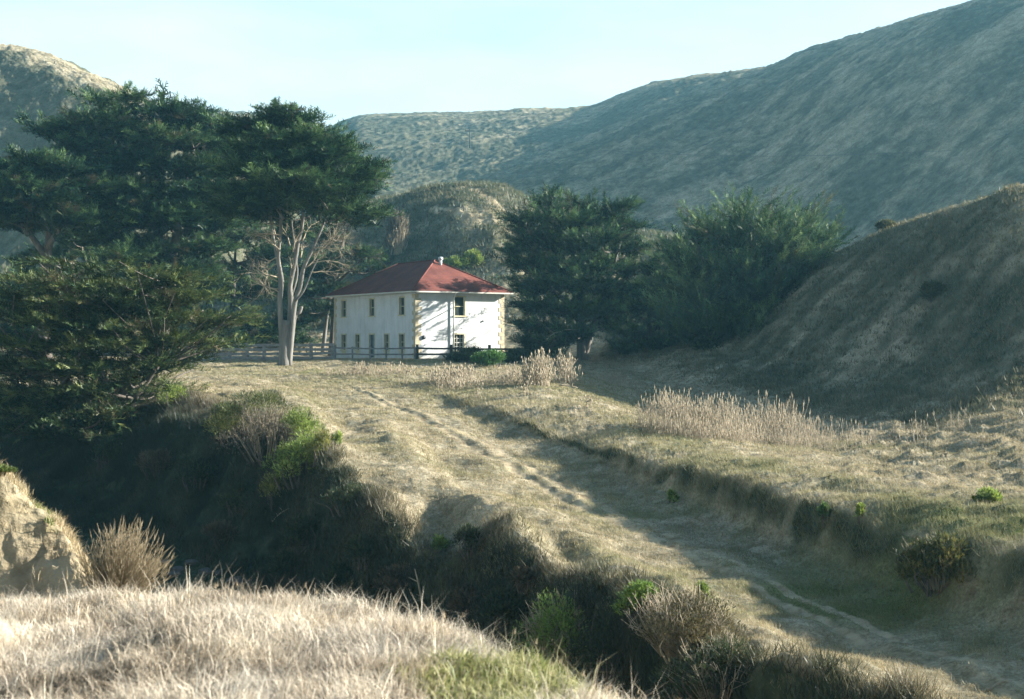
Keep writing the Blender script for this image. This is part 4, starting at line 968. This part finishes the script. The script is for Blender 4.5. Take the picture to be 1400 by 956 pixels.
# ------------------------------------------------------------------ shrubs
SH = [(.065,.10,.025), (.19,.27,.06), (.38,.46,.11)]
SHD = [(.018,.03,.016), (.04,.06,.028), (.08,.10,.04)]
SHY = [(.06,.085,.024), (.19,.21,.055), (.42,.39,.13)]
BARE = [(.07,.06,.045), (.14,.118,.085), (.22,.19,.14)]
def shrub(label, base, w, h, n=900, greens=SH, leaf=.08, seed=1, depth=None, stems=14, stem_mat='bark_dark', bare=0, name='shrub', cat='shrub', group=None, lobes=9, up=.6, dead=.03):
    r = np.random.default_rng(seed); random.seed(seed)
    depth = depth or w; n = int(n*2.9)
    root = empty(name, base); tag(root, label, cat, group)
    # irregular crown of several lobes
    C = []; R = []
    for i in range(lobes + 5):
        an = r.uniform(0, 2*np.pi); q = r.uniform(0, 1)**.5
        rr = r.uniform(.20, .32)
        C.append([np.cos(an)*q*w*.36, np.sin(an)*q*depth*.36, h*(.18 + .52*(1-q*q)*r.uniform(.6, 1.1))]); R.append([w*rr*.85, depth*rr*.85, h*rr*.95])
    lobes += 5
    C = np.array(C); R = np.array(R)
    pk = r.integers(0, lobes, n); v = norm(r.normal(0, 1, (n, 3))); v[:, 2] = np.abs(v[:, 2])*np.where(r.random(n) < .25, -.6, 1)
    pos = C[pk] + v*R[pk]*(r.uniform(.3, 1, n)**.5)[:, None]*r.uniform(.85, 1.2, (n, 1))
    pos[:, 2] = np.maximum(pos[:, 2], .03)
    D = norm(v + np.array([0, 0, up]) + r.normal(0, .4, (n, 3)))
    A = fronds(pos, D, r.uniform(leaf*.8, leaf*1.8, n), leaf_tint(n, r, dead, greens, r.normal(0, .18, lobes)[pk]), r, 5, .16, 0.0)
    link('foliage', np_mesh('foliage', *A), M['shrub'], root)
    m = MB()
    for i in range(stems):
        c = Vector(C[i % lobes].tolist()) + Vector((random.gauss(0, w*.1), random.gauss(0, depth*.1), random.uniform(0, h*.25)))
        s0 = Vector((c.x*.55 + random.gauss(0, w*.06), c.y*.55 + random.gauss(0, depth*.06), -.25))
        m.tube(curve_pts([s0, (s0+c)/2 + Vector((random.gauss(0,.1*w), random.gauss(0,.1*w), .08*h)), c], 5), list(np.linspace(.02+.012*h, .006, 6)), 4)
    m.build('stem', M[stem_mat], root)
    if bare:
        m = MB()
        for i in range(bare):
            an = random.uniform(0, 2*math.pi); q = random.uniform(.2, 1)
            e = Vector((math.cos(an)*w*.5*q, math.sin(an)*depth*.5*q, h*random.uniform(.55, 1.05)*(1-.35*q*q)))
            s0 = Vector((e.x*.38, e.y*.38, -.12)); mid = s0.lerp(e, .55) + Vector((random.gauss(0, w*.03), random.gauss(0, w*.03), h*.08))
            m.tube(curve_pts([s0, mid, e], 4), list(np.linspace(.016, .005, 5)), 3)
            for t_ in range(4):
                p0 = s0.lerp(e, random.uniform(.5, .95)); m.tube([p0, p0 + Vector((random.gauss(0,.14), random.gauss(0,.14), random.uniform(.05,.3)))], [.007,.003], 3)
        m.build('bare_twigs', M['twig'], root)
    return root

def sh(px, py, wpx, hpx, label, dmin=20, **kw):
    """shrub whose foot stands where this column and row first meet the ground"""
    b = at_p(px, py, dmin); k = b.y / F
    return shrub(label, b, wpx*k, hpx*k, **kw)
cb = 'coyote brush on the creek bank'
sh(236, 556, 50.6, 32.5, 'small bright round bush on the bank lip under the sprawling cypress', 40, n=420, seed=31, group=cb)
sh(345, 577, 105.6, 55, 'olive bush topping the dark bank, at the upper left of the brush cluster', 40, n=1500, seed=32, group=cb, greens=[(.03,.045,.018),(.08,.10,.035),(.16,.18,.06)])
sh(312, 606, 66, 50, 'yellow-green bush jutting from the bank face below the olive one', 40, n=800, seed=33, group=cb, greens=SHY)
sh(365, 632, 121, 77.5, 'grey leafless brush in the middle of the green cluster', 40, n=900, greens=BARE, seed=34, group=cb, bare=50, leaf=.08)
sh(410, 606, 72.6, 50, 'mid-green bush at the right of the olive bush', 40, n=900, seed=35, group=cb)
sh(416, 660, 99, 77.5, 'largest bright green bush, where the dark bank turns to the dry slope', 40, n=1900, seed=36, group=cb)
sh(440, 630, 44, 45, 'small yellowish bush edging the dry grass beside the largest bright one', 40, n=420, seed=37, group=cb, greens=SHY)
sh(379, 692, 50.6, 50, 'upright yellow-green bush lowest on the bank face', 40, n=560, seed=38, group=cb, greens=SHY, up=1.0)
sh(478, 695, 72.6, 45, 'flat dark green bush under the dry slope overhang', 40, n=800, seed=39, group=cb, greens=SHD, up=.9)
sh(604, 758, 34, 26, 'little fresh green bush in the hollow left of the spur', 35, n=220, seed=40, group=cb, leaf=.1)
sh(640, 758, 50.6, 42.5, 'dull green bush at the head of the hollow', 35, n=420, seed=41, group=cb, greens=SHD)
sh(768, 905, 135, 104, 'large green-topped bush with pale fanning stems in the gully', 30, n=2100, seed=42, group=cb, bare=90, leaf=.065, greens=[(.05,.09,.024),(.16,.27,.055),(.32,.45,.10)], stems=26, stem_mat='twig')
sh(880, 848, 70, 56, 'bright green bush between the two bare brushes', 28, n=900, seed=43, group=cb, leaf=.065, greens=[(.05,.09,.024),(.16,.27,.055),(.32,.45,.10)])
sh(930, 890, 165, 92, 'wide grey-brown bare brush below the road edge', 26, n=2600, greens=[(.05,.05,.025),(.11,.10,.05),(.18,.155,.085)], seed=44, group=cb, bare=150, leaf=.06, stem_mat='twig')
sh(830, 930, 99, 100, 'dark leafy bush deep in the gully below the green-topped ones', 24, n=1100, greens=SHD, seed=45, group=cb, leaf=.065)
sh(985, 955, 165, 87.5, 'dark tangled bush in the gully at the foot of the road edge', 22, n=1500, greens=SHD, seed=46, group=cb, leaf=.065, bare=60)
sh(962, 828, 22, 32.5, 'small fresh green sprig at the back of the wide bare brush', 28, n=180, seed=47, group=cb, leaf=.08)
random.seed(12)
for i, (px, py, ww, hh) in enumerate([(215,650,60,40),(268,668,70,46),(330,700,64,44),(300,745,60,34),(420,752,70,44),(500,770,66,44),(548,812,70,40),(470,808,56,34),(690,862,80,56),(640,842,60,40),(150,640,60,40),(395,790,60,34),(720,800,40,24)]):
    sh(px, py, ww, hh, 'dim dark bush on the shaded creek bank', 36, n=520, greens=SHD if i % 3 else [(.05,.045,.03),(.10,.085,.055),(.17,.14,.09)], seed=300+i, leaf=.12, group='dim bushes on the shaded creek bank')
sh(-4, 650, 44, 14, 'low green plants topping the near sandy earth bank', 12.5, n=500, seed=48, leaf=.03, name='plant', cat='plant', greens=[(.05,.08,.025),(.13,.18,.05),(.26,.30,.10)], depth=.3, stems=8)
# the cut bank and bench
gp = 'green sprigs on the cut bank'
sh(1128, 712, 14, 26, 'bright green upright sprig in the middle of the cut bank', 30, n=160, seed=51, group=gp, leaf=.08, up=1.2, name='plant', cat='plant', greens=[(.05,.10,.03),(.10,.19,.05),(.16,.27,.08)], lobes=4, stems=4)
sh(1178, 708, 12, 22, 'fainter green sprig right of the bright upright one', 30, n=110, seed=52, group=gp, leaf=.08, up=1.2, name='plant', cat='plant', lobes=4, stems=4)
sh(1350, 690, 34, 22, 'spreading green plant near the right end of the bench', 30, n=260, seed=53, group=gp, leaf=.09, name='plant', cat='plant', lobes=5, stems=5)
sh(918, 690, 17.6, 22.5, 'pale green sprig at the left end of the cut bank', 30, n=120, seed=54, group=gp, leaf=.08, up=1.0, name='plant', cat='plant', lobes=4, stems=4)
sh(462, 612, 13.2, 25, 'single green sprig on the dry slope beside the brush cluster', 40, n=100, seed=55, group=gp, leaf=.1, up=1.2, name='plant', cat='plant', lobes=3, stems=3)
sh(1285, 800, 120, 66, 'yellow-flecked tall bush on the cut bank above the shaded road', 28, n=1500, seed=56, leaf=.1, greens=[(.03,.045,.02),(.08,.09,.03),(.24,.21,.07)], up=1.2, bare=80)
# by the fence and the house
sh(640, 503, 54, 19, 'dark rounded bush against the rail fence below the end wall', 112, n=1100, seed=61, greens=SHD, leaf=.22)
sh(668, 518, 46, 26, 'leafy bright green bush in front of the rail fence', 100, n=700, seed=62, leaf=.22, greens=[(.025,.06,.02),(.06,.14,.035),(.11,.22,.06)])
sh(712, 498, 60, 22, 'low dark bush under the right end of the rail fence', 112, n=800, seed=63, greens=SHD, leaf=.2)
# knoll and hillside bushes
kg = 'bushes on the slope behind the house'
for i, (px, py, ww, hh, lb) in enumerate([(622,372,30,22,'pale green bush just above the right roof slope'),(646,368,28,26,'taller green bush right of the one above the roof'),(520,366,22,20,'yellow-green bush above the left roof hip'),(1212,313,20,6,'brown-green bush on the sunlit crest of the hillside'),(1275,412,28,20,'grey-green bush alone on the shaded hillside')]):
    sh(px, py, ww, hh, lb, 65 if px == 1275 else 100, n=600, seed=70+i, leaf=.3, group=kg if px < 700 else 'bushes on the right hillside', greens=SH if px < 900 else [(.04,.05,.025),(.09,.10,.05),(.16,.15,.08)])
sh(545, 352, 34, 62, 'tall pale dry reeds standing on the dark knoll face', 160, n=300, seed=80, greens=BARE, leaf=.5, up=2.2, bare=120, name='reed_clump', cat='reeds', stem_mat='twig')

# ------------------------------------------------------------------ dry weeds
def weed(label, base, w, h, n, seed, name='dry_weed', group=None, depth=None, fork=2, mat='twig', thick=.012, heads=.5):
    random.seed(seed); depth = depth or w
    root = empty(name, base); tag(root, label, 'dry weeds', group)
    m = MB(); hd = MB()
    for i in range(n):
        an = random.uniform(0, 2*math.pi); qr = random.random()**.65
        p = Vector((math.cos(an)*qr*w*.55, math.sin(an)*qr*depth*.55, 0)); p.z = gz(base.x+p.x, base.y+p.y) - base.z - .06
        hh = h*random.uniform(.35, 1.1)*(1.05 - .55*qr*qr); lean = Vector((random.gauss(0,.24), random.gauss(0,.24), 1)).normalized()
        q = p + lean*hh; mid = (p+q)/2 + Vector((random.gauss(0,.07), random.gauss(0,.07), .04))*hh
        m.tube([p, mid, q], [thick, thick*.8, thick*.45], 3)
        tips = [q]
        for f in range(fork):
            s0 = p.lerp(q, random.uniform(.45, .9)); e = s0 + Vector((random.gauss(0,.2), random.gauss(0,.2), random.uniform(.12,.4)))*h*.45
            m.tube([s0, e], [thick*.6, thick*.35], 3); tips.append(e)
        for e in tips:
            if random.random() < heads:
                z = random.uniform(.06,.15)*(.6+h*.4); hd.tube([e - Vector((0,0,z*.4)), e + Vector((0,0,z*.2)), e + Vector((0,0,z))], [.004, thick*2.2, .004], 4)
    tag(m.build('stalks', M[mat], root), kind='stuff')
    if hd.v: tag(hd.build('seed_heads', M['twig'], root), kind='stuff')
    return root
def wd_at(px, py, wpx, hpx, label, n, seed, dmin=60, **kw):
    b = at_p(px, py, dmin); k = b.y/F
    return weed(label, b, wpx*k, hpx*k, n, seed, **kw)
dg = 'dry weeds on the flat before the house'
wd_at(551, 528, 16, 36, 'lone forked dry weed left of the weedy patch', 5, 91, group=dg, fork=5, thick=.025)
wd_at(622, 528, 70, 30, 'pinkish tangle of dry weeds under the rail fence', 193, 92, group=dg, depth=5, thick=.018)
wd_at(735, 528, 34, 50, 'tallest pale sheaf of dry stalks right of the leafy green bush', 132, 93, group=dg, thick=.022, depth=2)
wd_at(775, 524, 30, 46, 'second sheaf of dry stalks in front of the cypress trunk', 72, 94, group=dg, thick=.02, depth=2)
wd_at(700, 524, 70, 26, 'low grey weeds between green bush and tallest sheaf', 156, 95, group=dg, depth=4, thick=.015)
wd_at(720, 545, 8, 34, 'single pale stalk pair at the edge of the lit meadow', 4, 96, group=dg, fork=4, thick=.025)
wd_at(805, 560, 8, 30, 'isolated stalk pair where the tree shadow ends', 4, 97, group=dg, fork=4, thick=.022)
wd_at(655, 545, 10, 26, 'thin bent dry stalks below the pinkish tangle', 5, 98, group=dg, fork=3, thick=.02)
wd_at(840, 528, 60, 20, 'faint grey weeds in the shade below the small cypress', 107, 99, group=dg, depth=4, thick=.012)
wd_at(500, 512, 110, 16, 'grey weed fringe along the foot of the pale fence', 242, 100, group=dg, depth=3, thick=.014)
tg = 'dry thistle thicket on the bench'
wd_at(920, 590, 98, 56.25, 'left dense part of the dry thistle thicket on the bench', 314, 101, group=tg, depth=4, thick=0.009)
wd_at(985, 598, 112, 58.75, 'middle part of the dry thistle thicket with reddish heads', 363, 102, group=tg, depth=4, thick=0.009)
wd_at(1060, 608, 112, 65, 'right part of the dry thistle thicket beside the hill toe', 338, 103, group=tg, depth=4, thick=0.009)
wd_at(1130, 622, 126, 45, 'thin low end of the thistle thicket towards the hillside', 193, 104, group=tg, depth=4, thick=0.007)
wd_at(960, 622, 140, 32, 'short pale front row of the thistle thicket', 314, 105, group=tg, depth=2, thick=0.007)
wd_at(1255, 632, 60, 40, 'scattered tall grey stalks on the right of the bench', 16, 106, group=tg, depth=3, thick=.010)
wd_at(1310, 622, 30, 40, 'few upright stalks before the lit tussock slope', 12, 107, group=tg, depth=2, thick=.010)
# brown bush by the earth bank
b = at_p(150, 835, 10.5, 15); b = Vector(((152-CXP)/F*12.2, 12.2, gz((152-CXP)/F*12.2, 12.2)))
root = empty('dry_bush', b); tag(root, 'feathery brown dried bush growing beside the near earth bank', 'bush')
random.seed(41); m = MB(); hd = MB()
for i in range(380):
    an = random.uniform(0, 2*math.pi); q = random.random()**.6
    e = Vector((math.cos(an)*.40*q + .06 + .12*random.random(), math.sin(an)*.34*q, random.uniform(.35,.78)*(1.02-.5*q*q)))
    s0 = Vector((e.x*.22, e.y*.2, -.05)); mid = s0.lerp(e, .5) + Vector((0, 0, .05))
    m.tube(curve_pts([s0, mid, e], 4), [.0028,.0024,.002,.0015,.001], 3)
    for t_ in range(5):
        p0 = s0.lerp(e, random.uniform(.4, .98)); e2 = p0 + (e-s0).normalized()*random.uniform(.04,.10) + Vector((random.gauss(0,.025), random.gauss(0,.025), .02))
        hd.tube([p0, (p0+e2)/2, e2], [.001,.0034,.0008], 3)
M['brownweed'] = mat_plain('brown_dried_weed', (.15,.12,.075), (.29,.235,.15), 9, .9)
m.build('stem', M['brownweed'], root); hd.build('seed_plumes', M['brownweed'], root)

# ------------------------------------------------------------------ small things
b = at_p(262, 502, 85); random.seed(8); m = MB()
m.tube([(0,0,-.2),(0,0,.1),(.02,0,.45),(.05,.02,.85),(.07,.02,1.0)], [.42,.36,.29,.24,.13], 10, .12)
o = m.build('tree_stump', M['wood_cut'], None, True); o.location = b; tag(o, 'pale weathered stump at the edge of the lit meadow', 'stump')
def stick(label, p, q, r=.04, name='fallen_branch', mat='twig', forks=2, seed=1):
    random.seed(seed); m = MB(); d = q - p
    pts = curve_pts([Vector((0,0,0)), d*.5 + Vector((0,0,.06)), d], 6); m.tube(pts, list(np.linspace(r, r*.35, 7)), 6, .1)
    for i in range(forks):
        s0 = pts[2+i*2]; m.tube([s0, s0 + Vector((random.gauss(0,.3), random.gauss(0,.2), random.uniform(.1,.4)))*d.length*.4], [r*.5, r*.2], 4)
    o = m.build(name, M[mat], None, True); o.location = p; tag(o, label, 'branch'); return o
up3 = Vector((0,0,.05))
stick('short straight stick on the shaded road at the lower right', at_p(1352,948,22)+up3, at_p(1385,934,22)+up3, .03, forks=0)
stick('bleached branches lying in the weeds right of the sheaves', at_p(765,540,80)+up3*3, at_p(790,536,80)+up3*4, .06, forks=2, seed=2)
stick('dark thin bough resting by the pale stump', at_p(240,518,60)+up3, at_p(275,505,60)+up3*3, .05, mat='bark_dark', forks=1, seed=3)
stick('white crooked dead branch standing in the hollow of the bank', at_p(580,838,30), at_p(576,838,30)+Vector((-.2,0,1.3)), .045, forks=2, seed=4)
stick('thin dead branch hanging under the lowest yellow-green bush', at_p(372,718,40)+up3*2, at_p(395,706,40)+up3*6, .03, forks=2, seed=5)
stick('slim pale stick crossing the dark creek', at_p(172,746,40)+up3*2, at_p(196,738,40)+up3*8, .03, forks=0, seed=6)
# water and stones in the creek
nf = LI['nearfoot']; rows = [int(np.argmin(np.abs(T - (nf + f)))) for f in (.25, .5, .78, .95)]
cols = np.arange(int(np.searchsorted(PX, -200)), int(np.searchsorted(PX, 1300)), 6)
V = []; 
for f in (.55, .75, .92):
    j = int(np.argmin(np.abs(T - (nf + f))))
    q = P[cols, j].copy(); V.append(q)
V = np.stack(V, 1); zz = np.minimum.reduce([V[:, 0, 2], V[:, 1, 2], V[:, 2, 2]])
ker = np.ones(25)/25; zs = np.convolve(np.pad(zz, 12, mode='edge'), ker, 'valid') + .12; V[..., 2] = zs[:, None]
ii = np.arange(V.shape[0]*3).reshape(-1, 3)
Q = np.stack([ii[:-1,:-1], ii[1:,:-1], ii[1:,1:], ii[:-1,1:]], -1).reshape(-1, 4)
tag(link('water', np_mesh('water', V.reshape(-1, 3), Q, None, True), M['water']), 'thin dark water at the bottom of the creek', 'water', None, 'structure')
import bmesh
random.seed(77)
for i, (px, py) in enumerate([(225,775),(243,782),(262,779),(281,790),(300,786),(322,797),(345,801),(238,792)]):
    b = at_p(px, py, 38); bm = bmesh.new(); bmesh.ops.create_icosphere(bm, subdivisions=3, radius=1)
    s = (random.uniform(.18,.38), random.uniform(.15,.3), random.uniform(.12,.2))
    for v in bm.verts:
        k = 1 + .35*float(fbm(np.array([v.co.x*1.4+i*7.]), np.array([v.co.y*1.4+v.co.z*2.1]), 3, 5)[0]); v.co = Vector((v.co.x*s[0]*k, v.co.y*s[1]*k, v.co.z*s[2]*k))
    me = bpy.data.meshes.new('creek_stone'); bm.to_mesh(me); bm.free(); me.polygons.foreach_set('use_smooth', np.ones(len(me.polygons), bool))
    o = link('creek_stone', me, M['stone']); o.location = b + Vector((0,0,.04)); tag(o, 'dim grey stone lying in the dark creek bed', 'stone', 'stones in the creek bed')
# pole and wires on the ridge
b = at_p(642, 204, 400); h = 26/F*b.y; m = MB(); m.tube([(0,0,-.5),(0,0,h)], [.2,.15], 8)
pole = empty('utility_pole', b); tag(pole, 'faint utility pole far up the hazy ridge', 'utility pole')
m.build('pole', M['wood_dark'], pole, True); m = MB(); m.bar((-1.6,0,h*.9),(1.6,0,h*.9),.2,.25); m.build('crossarm', M['wood_dark'], pole)
A_, B_ = W(800, 204, 300), W(1300, 206, 235); m = MB()
pts = [A_.lerp(B_, i/30) - Vector((0,0, 1.2*math.sin(math.pi*i/30))) for i in range(31)]
m.tube([p - A_ for p in pts], [.032]*31, 4); o = m.build('power_line', M['iron'], None, True); o.location = A_; tag(o, 'thin dark power line strung across the ridge face', 'wire')
# ------------------------------------------------------------------ air, light, camera
AZ = math.radians(12.0); EL = math.radians(22.0)
sun_dir = Vector((math.cos(AZ)*math.cos(EL), math.sin(AZ)*math.cos(EL), math.sin(EL)))
sl_ = bpy.data.lights.new('sun', 'SUN'); sl_.energy = 5.0; sl_.angle = math.radians(0.5); sl_.color = (1.0, 0.95, 0.87)
so = bpy.data.objects.new('sun', sl_); COL.objects.link(so)
so.rotation_euler = sun_dir.to_track_quat('Z', 'Y').to_euler(); so.location = (60, 0, 60)
wd = bpy.data.worlds.new('World'); scene.world = wd; wd.use_nodes = True
N = wd.node_tree.nodes; Lk = wd.node_tree.links
bg = N['Background']; bg.inputs[1].default_value = SKY_STRENGTH
sk = N.new('ShaderNodeTexSky'); sk.sky_type = 'NISHITA'; sk.sun_disc = False
sk.sun_elevation = EL; sk.sun_rotation = math.pi/2 - AZ; sk.altitude = 0; sk.air_density = 1.0; sk.dust_density = 1.2; sk.ozone_density = 1.0
tm = N.new('ShaderNodeMix'); tm.data_type = 'RGBA'; tm.blend_type = 'MULTIPLY'; tm.inputs[0].default_value = 1.0
Lk.new(sk.outputs[0], tm.inputs[6]); tm.inputs[7].default_value = SKY_TINT
# white veil mixed in to whiten the low sky
tcw = N.new('ShaderNodeTexCoord'); mpw = N.new('ShaderNodeMapping'); mpw.inputs['Scale'].default_value = (1.6, 1.6, 6.0); mpw.inputs['Rotation'].default_value = (0.15, 0.25, 0.4)
nzw = nd(N, 'ShaderNodeTexNoise', Scale=1.7, Detail=7, Roughness=0.55); Lk.new(tcw.outputs['Generated'], mpw.inputs[0]); Lk.new(mpw.outputs[0], nzw.inputs['Vector'])
vl = ramp(N, Lk, nzw.outputs[0], [(0.28, (0.30, 0.30, 0.30)), (0.66, (0.92, 0.92, 0.92))])
sw = N.new('ShaderNodeSeparateXYZ'); Lk.new(tcw.outputs['Generated'], sw.inputs[0])
hw = nd(N, 'ShaderNodeMapRange', interpolation_type='SMOOTHSTEP'); hw.inputs[1].default_value = 0.16; hw.inputs[2].default_value = 0.45; hw.inputs[3].default_value = 1.0; hw.inputs[4].default_value = 0.0; Lk.new(sw.outputs[2], hw.inputs[0])
hm_ = nd(N, 'ShaderNodeMath', operation='MULTIPLY'); Lk.new(vl, hm_.inputs[0]); Lk.new(hw.outputs[0], hm_.inputs[1]); vl = hm_.outputs[0]   # keeps the added whitening near the horizon, sparing the overhead fill
cw = N.new('ShaderNodeMix'); cw.data_type = 'RGBA'; Lk.new(vl, cw.inputs[0]); Lk.new(tm.outputs[2], cw.inputs[6]); cw.inputs[7].default_value = (4.5, 4.8, 4.7, 1)
Lk.new(cw.outputs[2], bg.inputs[0])
if HAZE > 0:
    hb = MB(); hb.box((-1250, -20, -3), (1500, 1520, ZC + 190))
    hm = bpy.data.materials.new('valley_air'); hm.use_nodes = True; nt = hm.node_tree; nt.nodes.clear()
    ou = nt.nodes.new('ShaderNodeOutputMaterial'); pv = nt.nodes.new('ShaderNodeVolumePrincipled')
    pv.inputs['Color'].default_value = HAZE_COL; pv.inputs['Density'].default_value = HAZE; pv.inputs['Anisotropy'].default_value = HAZE_G
    nt.links.new(pv.outputs[0], ou.inputs['Volume'])
    ho = hb.build('haze', hm); tag(ho, 'thin blue haze filling the valley air', 'haze', None, 'stuff')
cam = bpy.data.cameras.new('camera'); cam.sensor_width = 36; cam.lens = 36*F/1400; cam.clip_start = .1; cam.clip_end = 6000
cam.dof.use_dof = True; cam.dof.focus_distance = 90; cam.dof.aperture_fstop = 5.0
co = bpy.data.objects.new('camera', cam); COL.objects.link(co); co.location = (0, 0, ZC); co.rotation_euler = (math.pi/2 - TP, 0, 0)
scene.camera = co
scene.render.engine = 'CYCLES'
cy = scene.cycles; cy.max_bounces = 5; cy.diffuse_bounces = 3; cy.glossy_bounces = 2; cy.transmission_bounces = 4; cy.transparent_max_bounces = 8; cy.volume_bounces = 1
cy.use_denoising = True; cy.caustics_reflective = False; cy.caustics_refractive = False; cy.use_adaptive_sampling = True; cy.adaptive_threshold = 0.015
vs = scene.view_settings; vs.view_transform = 'Standard'; vs.look = 'None'; vs.gamma = 1.0; vs.use_curve_mapping = False; vs.exposure = EXPOSURE
